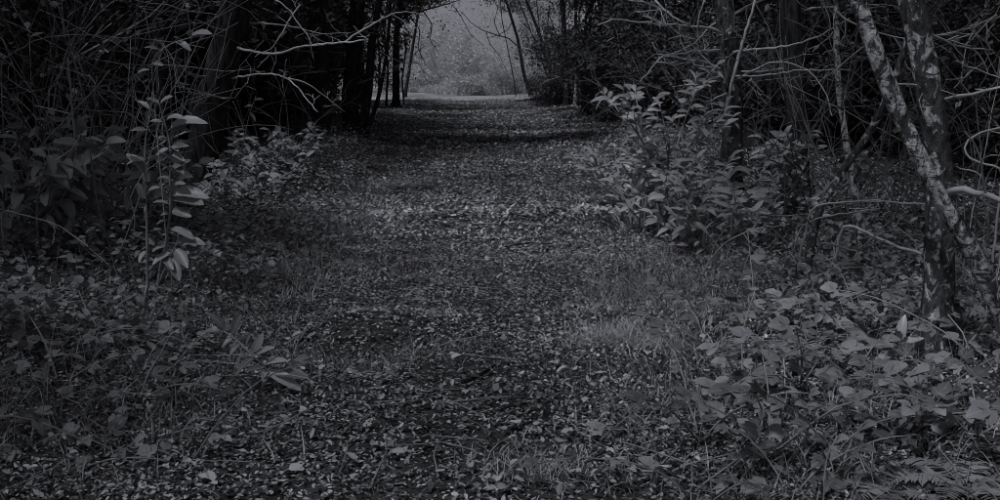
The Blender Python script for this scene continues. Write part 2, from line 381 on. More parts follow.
BT = np.array([[-.5, 0, 0], [.5, 0, 0], [-.42, .42, .0], [.42, .42, 0], [-.28, .78, 0], [.28, .78, 0], [0, 1, 0]])
BLADE_F = [np.array([[0, 1, 3, 2], [2, 3, 5, 4]]), np.array([[4, 5, 6]])]
def blades(mb, pos, h, wid, lean, yaw, rnd, rng):
    """curved grass blades: y of the template becomes height, bending over along the yaw direction"""
    n = len(pos); t = BT[:, 1]
    out = lean[:, None] * t[None] ** 1.8 * h[:, None]; up = h[:, None] * t[None] * (1 - .35 * lean[:, None] * t[None])
    wx = BT[:, 0][None] * wid[:, None]; tw = rng.uniform(0, 6.28, n)
    cx, cy = np.cos(yaw)[:, None], np.sin(yaw)[:, None]; tx, ty = np.cos(tw)[:, None], np.sin(tw)[:, None]
    v = np.stack([pos[:, 0:1] + out * cx + wx * tx, pos[:, 1:2] + out * cy + wx * ty, pos[:, 2:3] + up], -1)
    for fc in BLADE_F:
        f = (np.arange(n)[:, None, None] * 7 + fc[None]).reshape(-1, fc.shape[1]); mb.f.append(f + mb.n); mb.a.append(np.repeat(rnd.astype(np.float32), len(fc)))
    mb.v.append(v.reshape(-1, 3).astype(np.float32)); mb.n += n * 7
def grass():
    rng = np.random.default_rng(33); mb = MB()
    def batch(n, y0, y1, half, h0, h1, w0, w1, keep):
        y = rng.uniform(y0, y1, n); x = xc(y) + rng.uniform(-half, half, n); u = (x - xc(y))
        cl = .5 + .5 * np.sin(3.1 * x + 1.3 * np.sin(2.3 * y)) * np.sin(2.7 * y + 1.1 * np.sin(3.3 * x) + 1)
        k = rng.uniform(size=n) < keep(u, y) * (.15 + 1.0 * cl ** 1.5); x, y = x[k], y[k]; n = len(x)
        pos = np.stack([x, y, gz(x, y) - .005], 1); h = rng.uniform(h0, h1, n) * rng.choice([.5, 1, 1, 1.5], n)
        blades(mb, pos, h, rng.uniform(w0, w1, n), rng.uniform(.2, 1.5, n), rng.uniform(0, 6.28, n), np.clip(rng.beta(.7, .8, n), 0, 1), rng)
    verge = lambda u, y: np.where(u > 0, sstep(.25, .8, u) * sstep(4.2, 2.2, u), sstep(.9, 1.6, -u) * sstep(4.4, 2.4, -u)) + .04
    batch(70000, 3.2, 8.5, 4.3, .04, .12, .004, .0075, verge)
    batch(24000, 8.5, 15, 4.0, .05, .13, .005, .009, verge)
    batch(9000, 15, 30, 4.0, .06, .16, .006, .012, lambda u, y: sstep(1.2, 2.2, np.abs(u)))
    tag(obj('grass', mb.mesh('grass', MAT['grass'])), 'short wispy grass on the verges of the path', 'grass', kind='stuff')
grass()

def tuft(px, py, n, h, spread, label, m='pale_grass', seed=0, name='grass_tuft', fall=(.3, 1.6)):
    rng = np.random.default_rng(seed); g = G(px, py); mb = MB()
    xy = rng.normal(0, 1, (n, 2)) * np.array(spread); X, Y = g[0] + xy[:, 0], g[1] + xy[:, 1]
    pos = np.stack([xy[:, 0], xy[:, 1], gz(X, Y) - g[2] - .005], 1)
    blades(mb, pos, rng.uniform(.4, 1., n) * h, rng.uniform(.003, .006, n), rng.uniform(*fall, n), rng.uniform(0, 6.28, n), rng.uniform(0, 1, n), rng)
    tag(obj(name, mb.mesh(name, MAT[m]), None, g), label, 'grass tuft', kind='stuff')
tuft(628, 342, 900, .15, (.20, .10), 'bright dry grass tuft beside the path, in front of the trailing brambles', seed=1)
tuft(372, 352, 420, .16, (.30, .10), 'dark grassy tussock over the small hollow left of the path', 'grass', 2)
tuft(392, 186, 200, .22, (.30, .25), 'grass tuft on the verge below the forked dark trunks', 'grass', 3)
tuft(345, 205, 200, .22, (.45, .3), 'loose grass tuft on the shaded left verge', 'grass', 4)
tuft(640, 300, 380, .22, (.22, .2), 'wispy grass tuft in front of the broad laurel bush', 'grass', 5)
tuft(270, 270, 420, .18, (.4, .3), 'pale grass patch on the verge right of the young laurel stems', 'pale_grass', 6)
tuft(540, 470, 420, .10, (.16, .12), 'short bright grass tuft at the near edge of the path', 'pale_grass', 7)
tuft(235, 428, 300, .11, (.3, .12), 'grass tuft below the low laurel seedling', 'grass', 8)

# ------------------------------------------------------------------ trees
def crown_mesh(name, m, tips, per, spread, size, rng, flat=.6):
    tips = np.asarray(tips); n = len(tips) * per
    pos = np.repeat(tips, per, 0) + rng.normal(0, spread, (n, 3)) * [1, 1, flat]
    M = rotm(rng.uniform(0, 6.28, n), rng.normal(-.3, .5, n), rng.normal(0, .6, n)); mb = MB()
    scatter(mb, LEAF4, LEAF4_F, pos, M, (rng.uniform(.6, 1.3, n) * size)[:, None], np.clip(rng.beta(1.6, 2., n), 0, 1))
    return mb.mesh(name, m, smooth=False)

def limb(mb, p, d, length, r, rng, tips, depth=0, up=.03, wander=.16, kids=4, sides=6):
    pts = grow(p, d, length, max(4, int(length / .28)), wander, up, rng); n = len(pts)
    tube(mb, pts, np.linspace(r, max(r * .3, .0032), n), max(3, sides - depth), cap=depth == 0)
    if depth < 2:
        for _ in range(kids if depth == 0 else kids - 1):
            i = rng.integers(max(1, n // 4), n); q = pts[i]; t = pts[min(i + 1, n - 1)] - pts[max(i - 1, 0)]; t = t / (np.linalg.norm(t) + 1e-9)
            dd = t + rng.normal(0, .75, 3)
            limb(mb, q, dd, length * rng.uniform(.35, .6), r * .5 * (1 - .5 * i / n) + .002, rng, tips, depth + 1, up, wander * 1.2, kids, sides)
    if depth >= 1: tips.append(pts[-1]); tips.append(pts[len(pts) // 2])
    elif tips is not None: tips.append(pts[-1])

def make_tree(name, trunk_pts, r0, seed, label, cat='tree', group=None, bark='bark', height=8., leaf='crown', limbs=7, dead=5, deadz=(.7, 3.2),
              crown_from=3.0, lean=(0, 0), per=16, size=.085, toward=None, twigmat='twig', deadlen=(.7, 1.7), knob=.07, stemkids=None, flare=.55):
    """trunk_pts: world points from the ground up; the trunk goes on above them to `height`"""
    rng = np.random.default_rng(seed); tp = [np.array(p, float) for p in trunk_pts]
    if toward is not None: per, size, limbs = (34, .13, limbs + 3) if tp[0][1] < 36 else (14, .10, limbs)      # these arch over the path
    base = tp[0].copy(); base[2] = float(gz(base[0], base[1])); tp[0] = base - [0, 0, .12]
    d = tp[-1] - tp[-2]; d /= np.linalg.norm(d); d = d * .7 + np.array([lean[0], lean[1], .6]); seen = len(tp)
    if tp[-1][2] - base[2] < height:
        ext = grow(tp[-1], d, height - (tp[-1][2] - base[2]), 8, .07, .06, rng); tp += list(ext[1:])
    q, s = resample(tp, .09); rel = q - base; hh = np.clip(rel[:, 2] / height, 0, 1)
    rad = r0 * (1 - .8 * hh) * (1 + flare * np.exp(-np.maximum(rel[:, 2], 0) / .16))
    root = thing(name, base, label, cat, group)
    mb = MB(); tube(mb, rel, rad, 16 if r0 > .04 else 9, knob * (1.5 if 'birch' in bark else 1.2), rng); obj('trunk', mb.mesh('trunk', MAT[bark]), root)
    tips = []
    def at(z):
        i = int(np.argmin(np.abs(rel[:, 2] - z))); return rel[i], rad[i]
    for k in range(limbs):
        z = rng.uniform(crown_from, height * .95); p, r = at(z); a = rng.uniform(0, 6.28)
        dd = np.array([math.cos(a), math.sin(a), rng.uniform(.1, .8)])
        if toward is not None and k % 2 == 0: z = rng.uniform(5.0 if base[1] < 30 else 6.6, height * .97); p, r = at(z); dd = np.array([toward, rng.normal(0, .4), rng.uniform(.1, .45)])
        m = MB(); limb(m, p, dd, rng.uniform(.28, .45) * height * (1.15 - z / height * .6), min(r * .55, .07) + .008, rng, tips)
        obj('branch', m.mesh('branch', MAT[twigmat if bark != 'far_bark' else 'far_bark']), root)
    for k in range(dead):
        z = rng.uniform(*deadz); p, r = at(z); a = rng.uniform(0, 6.28); m = MB()
        limb(m, p, (math.cos(a), math.sin(a), rng.uniform(-.35, .5)), rng.uniform(*deadlen), min(r * .35, .016) + .003, rng, [], 0, rng.uniform(-.03, .03), .2, 3, 5)
        obj('dead_branch', m.mesh('dead_branch', MAT[twigmat]), root)
    if leaf and tips: obj('crown', crown_mesh('crown', MAT[leaf], tips, per, .30, size, rng), root)
    return root

def px_line(pts, y0, y1):
    n = len(pts); return [P(a, b, y0 + (y1 - y0) * i / max(n - 1, 1)) for i, (a, b) in enumerate(pts)]
def px_branch(root, pts, y0, y1, r0, r1, seed, m='pale_twig', name='dead_branch', twigs=3, label=None):
    rng = np.random.default_rng(seed); w_ = np.array(px_line(pts, y0, y1)); rel, s = resample(w_ - np.array(root.location), .06)
    rel[1:-1] += rng.normal(0, .004, rel[1:-1].shape); mb = MB(); tube(mb, rel, np.linspace(r0, r1, len(rel)), 7, .12, rng)
    for _ in range(twigs):
        i = rng.integers(1, len(rel)); limb(mb, rel[i], rng.normal(0, 1, 3), rng.uniform(.12, .4), r1 * .6, rng, [], 1, 0, .2, 3, 5)
    o = obj(name, mb.mesh(name, MAT[m]), root)
    if label: o['label'] = label
    return o

# --- the big leaning trunk, left
g = G(196, 197)
big = make_tree('tree', [g, P(203, 150, g[1]), P(213, 100, g[1]), P(224, 55, g[1]), P(238, 0, g[1] - .1)], .215, 101,
    'thick dark rough-barked trunk leaning towards the path, left', 'tree', height=9, dead=3, limbs=8, flare=.25, per=18)
BY = float(g[1])
px_branch(big, [(228, 44), (240, 49), (252, 51), (266, 54), (282, 53), (300, 46), (322, 44), (345, 42), (368, 40)], BY, BY - 1.2, .017, .009, 1, label='pale bare branch curving out level towards the path')
px_branch(big, [(345, 42), (356, 34), (368, 27), (382, 19), (395, 12), (412, 12), (425, 16)], BY - 1, BY - .4, .012, .005, 2)
px_branch(big, [(275, 0), (287, 6), (296, 20), (302, 30), (310, 36), (314, 60)], BY - .5, BY - .8, .010, .004, 3)
px_branch(big, [(222, 79), (246, 76), (262, 73), (280, 75), (290, 80), (300, 90), (306, 98), (318, 112)], BY, BY - .9, .013, .006, 4, twigs=6)
px_branch(big, [(288, 78), (305, 82), (318, 90), (330, 100), (345, 112)], BY - .7, BY - .5, .010, .004, 5)
px_branch(big, [(233, 22), (262, 23), (290, 26), (320, 34), (350, 33)], BY, BY - .3, .012, .004, 6, twigs=5)
px_branch(big, [(300, 5), (290, 18), (282, 34), (275, 44)], BY - .3, BY - .5, .012, .006, 7)
px_branch(big, [(205, 92), (222, 99), (235, 98)], BY - .2, BY - .5, .008, .004, 8, 'twig')

# --- dark trunks further down the left side
def pix_tree(px0, py0, pts, r0, seed, label, **k):
    g = G(px0, py0); return make_tree(k.pop('name', 'tree'), [g] + [P(a, b, g[1]) for a, b in pts], r0, seed, label, **k)
pix_tree(323, 152, [(324, 100), (321, 50), (322, 0)], .155, 111, 'straight dark trunk between the thick leaning trunk and the forked clump', height=9, toward=.8)
t = pix_tree(352, 147, [(350, 100), (354, 50), (358, 0)], .17, 112, 'stout dark forked tree clump on the left verge', height=9, toward=.9, limbs=9, per=20, flare=.2)
for i, (pp, r_) in enumerate((([(360, 144), (368, 95), (372, 40), (380, 0)], .10), ([(364, 141), (378, 100), (386, 60), (390, 15)], .045))):
    yb = float(t.location.y); rr = np.random.default_rng(400 + i)
    q, s = resample(np.array(px_line(pp, yb - .15, yb - .1)) - np.array(t.location), .14); q = np.vstack([q, q[-1] + [.1 * (i - .5), 0, 1.5], q[-1] + [.3 * (i - .5), .2, 3.5]])
    mb = MB(); tube(mb, q, np.linspace(r_, r_ * .5, len(q)), 12, .07, rr); obj('stem', mb.mesh('stem', MAT['bark']), t)
pix_tree(308, 130, [(306, 95), (302, 55), (300, 0)], .09, 113, 'slim pale birch trunk glimpsed behind the bare pale branch', height=8, bark='birch', name='birch_tree')
t4 = pix_tree(396, 107, [(396, 70), (396, 40), (400, 0)], .155, 114, 'dark upright trunk at the left edge of the bright clearing', height=9, toward=1.0, limbs=9)
pix_tree(404, 99, [(410, 65), (417, 20), (424, -10)], .10, 115, 'thin dark trunk leaning into the bright gap, left side', height=9, toward=1.0)
# --- dark trunks at the far right of the path
t5 = pix_tree(532, 99, [(524, 75), (518, 40), (506, 0)], .11, 121, 'thin dark trunk leaning left into the bright gap, right side', height=9, toward=-1.0, limbs=9)
pix_tree(556, 103, [(550, 70), (538, 30), (526, 0)], .10, 122, 'crooked dark trunk leaning over the far right of the path', height=9, toward=-1.0, limbs=9)
pix_tree(567, 108, [(566, 60), (562, 0)], .15, 123, 'upright dark trunk beyond the laurels on the right verge', height=9, toward=-.9)
pix_tree(586, 116, [(585, 60), (590, 0)], .17, 124, 'stout dark trunk where the right verge narrows', height=9, toward=-.9)
pix_tree(604, 122, [(606, 60), (600, 0)], .13, 125, 'dark trunk left of the broad laurel bush', height=9, toward=-.8)
pix_tree(575, 108, [(577, 60), (580, 0)], .07, 126, 'slim pale birch stem among the dark far right trunks', height=8, bark='birch', name='birch_tree')
Y4, Y5 = float(t4.location.y), float(t5.location.y)
px_branch(t4, [(397, 22), (410, 14), (428, 9), (448, 4), (462, -1)], Y4, Y4 - .6, .045, .015, 61, 'bark', 'branch', 6)
px_branch(t4, [(397, 30), (404, 22), (412, 18), (424, 24)], Y4, Y4 + .5, .03, .012, 62, 'bark', 'branch', 5)
px_branch(t5, [(520, 48), (508, 38), (496, 35), (482, 30), (470, 22), (462, 12), (448, 10)], Y5, Y5 - .8, .035, .012, 63, 'bark', 'branch', 7)
px_branch(t5, [(512, 22), (508, 30), (496, 36), (486, 38)], Y5, Y5 + .4, .025, .012, 64, 'bark', 'branch', 5)
px_branch(t5, [(500, -5), (502, 20), (508, 50), (514, 80), (516, 97)], Y5 + .5, Y5 + .6, .02, .03, 65, 'bark', 'stem', 3)
def spray(root, y, quads, seed, per=9):
    rng = np.random.default_rng(seed); tips = []
    for (x0, y0, x1, y1, n) in quads:       # leafy twig ends hanging at the edge of the gap
        for _ in range(n): tips.append(P(rng.uniform(x0, x1), rng.uniform(y0, y1), y + rng.normal(0, .6)) - np.array(root.location))
    obj('foliage', crown_mesh('foliage', MAT['evergreen'], tips, per, .14, .12, rng), root)
spray(t4, Y4, [(398, -8, 420, 14, 80), (400, 10, 411, 48, 40), (418, -8, 436, 6, 45), (434, -8, 450, 1, 20), (370, -6, 400, 45, 70), (372, 45, 396, 85, 30)], 1, 14)
spray(t5, Y5, [(500, -8, 535, 12, 110), (520, 10, 552, 40, 90), (532, 38, 560, 70, 70), (545, 68, 566, 96, 40), (486, -8, 503, 3, 30)], 2, 14)
spray(t5, Y5, [(446, 2, 510, 16, 22), (470, 14, 515, 48, 18), (495, 45, 522, 75, 8)], 3, 4)
spray(t4, Y4, [(408, 14, 446, 40, 18), (404, 40, 424, 80, 10)], 4, 4)
for i, (pp, r_) in enumerate((([(452, 4), (462, 18), (470, 34), (484, 46)], .014), ([(486, 32), (490, 44), (500, 56), (506, 70)], .014), ([(500, 36), (494, 22), (498, 8), (492, -4)], .016))):
    px_branch(t5, pp, Y5 - .6, Y5 - .4, r_ * 1.5, .012, 70 + i, 'bark', 'branch', 6)
for i, (pp, r_) in enumerate((([(424, 12), (432, 24), (430, 40), (438, 52)], .016), ([(410, 16), (420, 30), (418, 48), (426, 66)], .016))):
    px_branch(t4, pp, Y4 - .3, Y4 - .3, r_ * 1.5, .012, 75 + i, 'bark', 'branch', 6)
for i, (pp, r_) in enumerate((([(556, 104), (548, 78), (536, 44), (524, 14), (516, -6)], .05), ([(566, 106), (556, 82), (544, 56), (530, 30), (520, 20)], .04), ([(576, 108), (566, 84), (552, 62), (540, 34), (536, -4)], .045), ([(548, 100), (552, 70), (546, 40), (550, 0)], .04), ([(585, 108), (574, 70), (558, 40), (548, 12)], .04))):
    px_branch(t5, pp, Y5 - 1.5 - i * .8, Y5 - 1.2 - i * .8, r_, .018, 80 + i, 'bark', 'stem', 8)
for i, (pp, r_) in enumerate((([(386, 106), (388, 70), (384, 30), (388, -5)], .05), ([(404, 104), (402, 80), (406, 50), (404, 35)], .035), ([(378, 108), (380, 60), (376, 20), (370, -5)], .05))):
    px_branch(t4, pp, Y4 - .5 - i * .6, Y4 - .4 - i * .6, r_, .025, 90 + i, 'bark', 'stem', 7)
# --- trunk behind the laurels, right, with its pale forked stem
rt = pix_tree(733, 226, [(731, 170), (733, 110), (729, 50), (724, 0)], .115, 131, 'dark mossy trunk rising behind the laurel bushes, right', height=9, bark='lichen_bark', dead=3, crown_from=5., limbs=5)
RY = float(rt.location.y)
px_branch(rt, [(755, 0), (749, 22), (742, 45), (736, 65), (730, 90), (725, 116)], RY - .35, RY - .2, .012, .020, 21, label='smooth pale stem forking up from the dark trunk')
px_branch(rt, [(719, 0), (722, 30), (724, 60), (727, 92)], RY - .3, RY - .25, .014, .016, 22, 'grey_bark', twigs=1)
px_branch(rt, [(598, 25), (615, 18), (640, 23), (665, 24), (690, 26), (712, 28), (726, 34)], RY - .9, RY - .1, .006, .014, 23, twigs=5, label='long pale bare branch reaching left over the laurel')
px_branch(rt, [(655, 0), (662, 8), (672, 17), (684, 24)], RY - .6, RY - .7, .010, .009, 24, twigs=2)
px_branch(rt, [(628, 0), (645, 3), (660, 8), (676, 18), (690, 26)], RY - .9, RY - .5, .006, .009, 25, twigs=3)
px_branch(rt, [(640, 82), (652, 68), (660, 55), (680, 54), (700, 50), (725, 50)], RY - .7, RY - .1, .005, .011, 26, twigs=5)
px_branch(rt, [(704, 0), (698, 20), (697, 34), (703, 46)], RY - .8, RY - .8, .008, .005, 27, twigs=3)
px_branch(rt, [(733, 52), (750, 50), (790, 46), (820, 36), (850, 18)], RY - .1, RY - 1.2, .013, .006, 28, twigs=5)
px_branch(rt, [(733, 76), (760, 76), (800, 70), (850, 70)], RY - .1, RY - 1., .011, .005, 29, twigs=5)
px_branch(rt, [(735, 80), (770, 62), (792, 62), (815, 75), (828, 98), (832, 116)], RY - .1, RY - .9, .010, .005, 30, twigs=4)
pix_tree(798, 214, [(797, 150), (795, 80), (790, 0)], .13, 132, 'dark trunk between the laurels and the leaning birch', height=9, dead=6)
# --- birches at the right
g = G(933, 352)
b1 = make_tree('birch_tree', [g, P(939, 290, g[1]), P(942, 215, g[1]), P(937, 140, g[1]), P(926, 70, g[1]), P(911, 0, g[1])], .070, 141,
    'upright pale-patched birch trunk standing right behind the brambles', 'tree', bark='dark_birch', height=9, dead=0, twigmat='twig', lean=(-.12, .1))
B1 = float(g[1])
yb = 4.9; g = np.array([P(1062, 420, yb)[0], yb, 0])
b2 = make_tree('birch_tree', [g, P(1035, 375, yb), P(1000, 308, yb), P(968, 243, yb), (P(932, 185, yb)), P(905, 127, yb), P(882, 70, yb), P(857, 0, yb)], .043, 142,
    'birch leaning steeply left across the upright birch', 'tree', bark='birch', height=8, dead=0, lean=(-.3, .2))
px_branch(b2, [(948, 192), (955, 189), (968, 189), (985, 194), (1005, 202), (1030, 212)], yb, yb - .4, .017, .010, 41, 'twig', twigs=3)
px_branch(b1, [(943, 100), (975, 92), (1000, 88), (1030, 84)], B1, B1 - .2, .010, .005, 42, 'twig', twigs=5)
px_branch(b1, [(925, 30), (950, 45), (968, 48), (990, 50)], B1, B1 + .2, .008, .004, 43, 'twig', twigs=5)
yf = 7.3; g = G(806, 250); 
b3 = make_tree('birch_tree', [np.array([P(806, 240, yf)[0], yf, 0]), P(816, 214, yf), P(848, 162, yf), P(868, 136, yf), P(888, 98, yf - .1), P(905, 50, yf - .2), P(915, -5, yf)], .030, 143,
    'thin spotted birch stem leaning right, crossing behind the leaning birch', 'tree', bark='dark_birch', height=5, dead=2, limbs=4, flare=.2)
yf = 8.0
b4 = make_tree('birch_tree', [np.array([P(864, 250, yf)[0], yf, 0]), P(862, 232, yf), P(855, 190, yf), P(847, 150, yf), P(838, 85, yf), P(836, 20, yf)], .030, 144,
    'slender grey birch stem between the dark trunk and the upright birch', 'tree', bark='birch', height=5, dead=3, limbs=4, flare=.2)

# ------------------------------------------------------------------ wood behind: prototypes, then copies
def proto_tree(seed, bark, height, r0, toward=None):
    rng = np.random.default_rng(seed); lx = rng.normal(0, .05)
    pts = [np.array([0, 0, 0]), np.array([lx, 0, 1.2]), np.array([2 * lx + rng.normal(0, .06), rng.normal(0, .08), 2.6]), np.array([3 * lx, rng.normal(0, .1), 4])]
    t = make_tree('birch_tree' if bark == 'birch' else 'tree', pts, r0, seed, '', 'tree', bark=bark, height=height, dead=5, limbs=8, per=26, size=.14, twigmat='bark', crown_from=2.6, deadlen=(.8, 2.0), toward=toward)
    return t
protos = [proto_tree(501, 'bark', 9, .13), proto_tree(502, 'bark', 8, .09), proto_tree(503, 'bark', 10, .17), proto_tree(504, 'birch', 8.5, .08), proto_tree(505, 'bark', 7, .07)]
def wood():
    rng = np.random.default_rng(77); used = set(); spots = []
    def ok(x, y, dmin):
        return all((x - a) ** 2 + (y - b) ** 2 > dmin ** 2 for a, b in spots)
    def zone(n, y0, y1, u0, u1, side, dmin):
        k = 0; tries = 0
        while k < n and tries < 900:
            tries += 1; y = rng.uniform(y0, y1); x = float(xc(y)) + side * rng.uniform(u0, u1)
            if y < 16 and 500 + FPX * x / y > 700 and 500 + FPX * x / y < 1010 and y < 10: continue
            if 150 < 500 + FPX * x / y < 300 and y < 14: continue
            q = 500 + FPX * x / y if y > 1 else 0
            if y > 22 and (337 < q < 348 or 367 < q < 376 or 596 < q < 604): continue
            if not ok(x, y, dmin): continue
            spots.append((x, y)); k += 1
    for s in (-1, 1):
        zone(12, 16, 52, 4.2, 6.0, s, 1.4); zone(20, 9.5, 52, 6.0, 11, s, 1.6); zone(12, 12, 58, 11, 20, s, 2.2); zone(6, -1.5, 8, 5.2, 9, s, 2.)
    spots.append((-5.3, .2))  # unseen tree beside the camera, added to shade the lower left
    for x, y in spots:
        i = int(rng.choice([0, 1, 1, 2, 3, 4, 4])); t = protos[i]
        if i in used: t = copy_tree(t)
        used.add(i); t.location = (x, y, float(gz(x, y))); t.rotation_euler.z = rng.uniform(0, 6.28)
        s = rng.uniform(.85, 1.2); t.scale = (s, s, s * rng.uniform(.95, 1.1))
        side = 'left' if x < xc(y) else 'right'; kind = 'pale-barked birch' if i == 3 else 'slim dark tree'
        far = 'near' if y < 14 else 'further back'
        t['label'] = f'{kind} in the shaded wood {"well back from" if abs(x - xc(y)) > 6 else "close beside"} the {side} verge, {far}'
        t['group'] = f'{kind}s in the {side} wood, {far}'
    for i, t in enumerate(protos):
        if i not in used:
            for c in list(t.children): bpy.data.objects.remove(c)
            bpy.data.objects.remove(t)
wood()

# ------------------------------------------------------------------ evergreen undergrowth shrubs that close the wood
def proto_shrub(seed, h, n, size):
    rng = np.random.default_rng(seed); root = thing('evergreen_shrub', (0, 0, 0), '', 'shrub'); tips = []
    for k in range(6):
        a = rng.uniform(0, 6.28); mb = MB()
        limb(mb, np.array([.1 * math.cos(a), .1 * math.sin(a), -.05]), (math.cos(a) * .6, math.sin(a) * .6, 1), h * rng.uniform(.7, 1.05), .022, rng, tips, 0, .0, .13, 6, 6)
        obj('stem', mb.mesh('stem', MAT['twig']), root)
    obj('foliage', crown_mesh('foliage', MAT['evergreen'], tips, n, .17, size, rng, .8), root); return root
sh = [proto_shrub(601, 2.4, 16, .12), proto_shrub(602, 3.2, 15, .12), proto_shrub(603, 1.5, 14, .11)]
def shrubs():
    rng = np.random.default_rng(88); used = set()
    spots = []
    for s in (-1, 1):
        for _ in range(26): y = rng.uniform(17, 52); spots.append((float(xc(y)) + s * rng.uniform(4.6, 7.5), y))
        for _ in range(18): y = rng.uniform(11, 30); spots.append((float(xc(y)) + s * rng.uniform(6.5, 11), y))
        for _ in range(14): y = rng.uniform(20, 60); spots.append((float(xc(y)) + s * rng.uniform(9, 18), y))
    for x, y in spots:
        q = 500 + FPX * x / y
        if (366 < q < 400 and y > 18) or (328 < q < 356 and y > 22) or (590 < q < 612 and y > 26): continue
        if (286 < q < 330 and y < 27) or (566 < q < 590 and y < 40): continue
        i = int(rng.choice([0, 0, 1, 1, 2])); t = sh[i]
        if i in used: t = copy_tree(t)
        used.add(i); t.location = (x, y, float(gz(x, y))); t.rotation_euler.z = rng.uniform(0, 6.28); s = rng.uniform(.8, 1.3); t.scale = (s, s, s)
        side = 'left' if x < xc(y) else 'right'
        t['label'] = f'dark evergreen shrub in the undergrowth of the {side} wood'; t['group'] = f'evergreen undergrowth of the {side} wood'
shrubs()

# ------------------------------------------------------------------ bare thicket shrubs (upper left and upper right)
def proto_bare(seed, h, nst):
    rng = np.random.default_rng(seed); root = thing('bare_shrub', (0, 0, 0), '', 'shrub')
    for k in range(nst):
        a = rng.uniform(0, 6.28); rr = rng.uniform(.02, .28); mb = MB()
        limb(mb, np.array([rr * math.cos(a), rr * math.sin(a), -.04]), (math.cos(a) * rng.uniform(.1, .7), math.sin(a) * rng.uniform(.1, .7), 1), h * rng.uniform(.7, 1.15), rng.uniform(.007, .012), rng, [], 0, rng.uniform(-.05, .02), .12, 3, 5)
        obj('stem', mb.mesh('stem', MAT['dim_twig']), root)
    return root
bare = [proto_bare(701, 2.3, 7), proto_bare(702, 2.8, 7), proto_bare(703, 1.8, 8)]
def bares():
    rng = np.random.default_rng(99); used = set()
    spots = [(-15, 8.6, 'at the left edge above the dark laurels'), (35, 9.6, 'above the dark laurel bush at the left edge'), (85, 10.4, 'behind the upright forked dead stick'), (120, 11.6, 'left of the young laurel stems'),
             (60, 12.5, 'deep in the left corner behind the straight slanting stick'), (150, 14.5, 'directly left of the thick leaning trunk'), (272, 17, 'right of the thick leaning trunk, under the pale branch'), (295, 20, 'left of the straight dark trunk'),
             (685, 13.5, 'left of the dark mossy trunk'), (765, 12.2, 'right of the dark mossy trunk'), (830, 11.2, 'behind the slender grey birch stem'),
             (885, 9.8, 'left behind the upright birch'), (965, 8.8, 'right behind the upright birch'), (1005, 8.0, 'at the right edge behind the looped cane')]
    for px, y, where in spots:
        i = int(rng.integers(3)); t = bare[i]
        if i in used: t = copy_tree(t)
        used.add(i); x = (px - 500) / FPX * y; t.location = (x, y, float(gz(x, y))); t.rotation_euler.z = rng.uniform(0, 6.28); s = rng.uniform(.85, 1.2); t.scale = (s, s, s)
        t['label'] = 'leafless twiggy shrub ' + where; t['group'] = 'leafless shrubs of the thicket'
bares()

# ------------------------------------------------------------------ laurels: every leaf its own piece
def shoot(root, mb, p, d, length, nl, leaf_len, rng, meshes, up=.06, r=.006, droop=0.):
    """a leafy shoot: stem drawn into mb, alternate leaves parented to root"""
    pts = grow(p, d, length, 6, .07, up, rng); tube(mb, pts, np.linspace(r, r * .5, 7), 5)
    ph = rng.uniform(0, 6.28)
    for i in range(nl):
        t = .22 + .78 * (i + .5) / nl; k = t * 6; j = min(int(k), 5); q = pts[j] + (pts[j + 1] - pts[j]) * (k - j)
        ax = pts[j + 1] - pts[j]; az = math.atan2(ax[1], ax[0]); steep = abs(ax[2]) / (np.linalg.norm(ax) + 1e-9)
        if steep > .75: yaw = ph + i * 2.4
        else: yaw = az - math.pi / 2 + (1 if i % 2 else -1) * rng.uniform(.6, 1.15)
        if i == nl - 1: yaw = az - math.pi / 2; 
        yw = yaw + math.pi / 2 + rng.normal(0, .15); pt = rng.normal(.18, .3) - droop * .8 + .35 * t; ln = leaf_len * rng.uniform(.75, 1.1) * (.8 + .3 * math.sin(math.pi * t))
        put_leaf_axis(meshes, root, q, np.array([math.cos(yw) * math.cos(pt), math.sin(yw) * math.cos(pt), math.sin(pt)]) * ln, rng)
def laurel(loc, h, rad, nshoot, nl, leaf_len, seed, label, meshes=LAUREL, droop=0., slen=.38, low=.05, name='laurel_shrub', group=None, half=None):
    rng = np.random.default_rng(seed); loc = np.array([loc[0], loc[1], float(gz(loc[0], loc[1]))]); root = thing(name, loc, label, 'shrub', group)
    nst = max(3, nshoot // 5); k = 0
    for s in range(nst):
        mb = MB(); a = 2 * math.pi * s / nst + rng.uniform(-.4, .4); e = rng.uniform(.25, 1.) ** .6 * rad
        tip = np.array([math.cos(a) * e, math.sin(a) * e, h * rng.uniform(.55, .95) * (1 - .25 * (e / rad) ** 2)])
        st = np.array([.06 * math.cos(a), .06 * math.sin(a), -.04]); mid = (st + tip) / 2 + np.array([-.1 * math.cos(a), -.1 * math.sin(a), .12 * h])
        q, _ = resample([st, mid, tip], max(.05, h / 14)); tube(mb, q, np.linspace(.014, .007, len(q)), 6)
        stem = obj('stem', None, root)
        for j in range(nshoot // nst + (1 if s < nshoot % nst else 0)):
            i = len(q) - 1 if j == 0 else rng.integers(int(len(q) * low) + 1, len(q)); aa = a + rng.normal(0, .9)
            dd = (math.cos(aa) * rng.uniform(.3, 1.1), math.sin(aa) * rng.uniform(.3, 1.1), rng.uniform(.25, 1.1))
            shoot(stem, mb, q[i], dd, slen * rng.uniform(.7, 1.2), nl, leaf_len, rng, meshes, droop=droop)
        stem.data = None
        C.objects.unlink(stem); kids = list(stem.children); new = obj('stem', mb.mesh('stem', MAT['twig']), root)
        for c in kids: c.parent = new
        bpy.data.objects.remove(stem)
    return root
def at(px, y): return ((px - 500) / FPX * y / (math.cos(R(0))), y)
laurel(at(668, 10.0), 1.75, .55, 37, 8, .15, 801, 'tall broad laurel bush with bright upright leafy shoots, right of path')
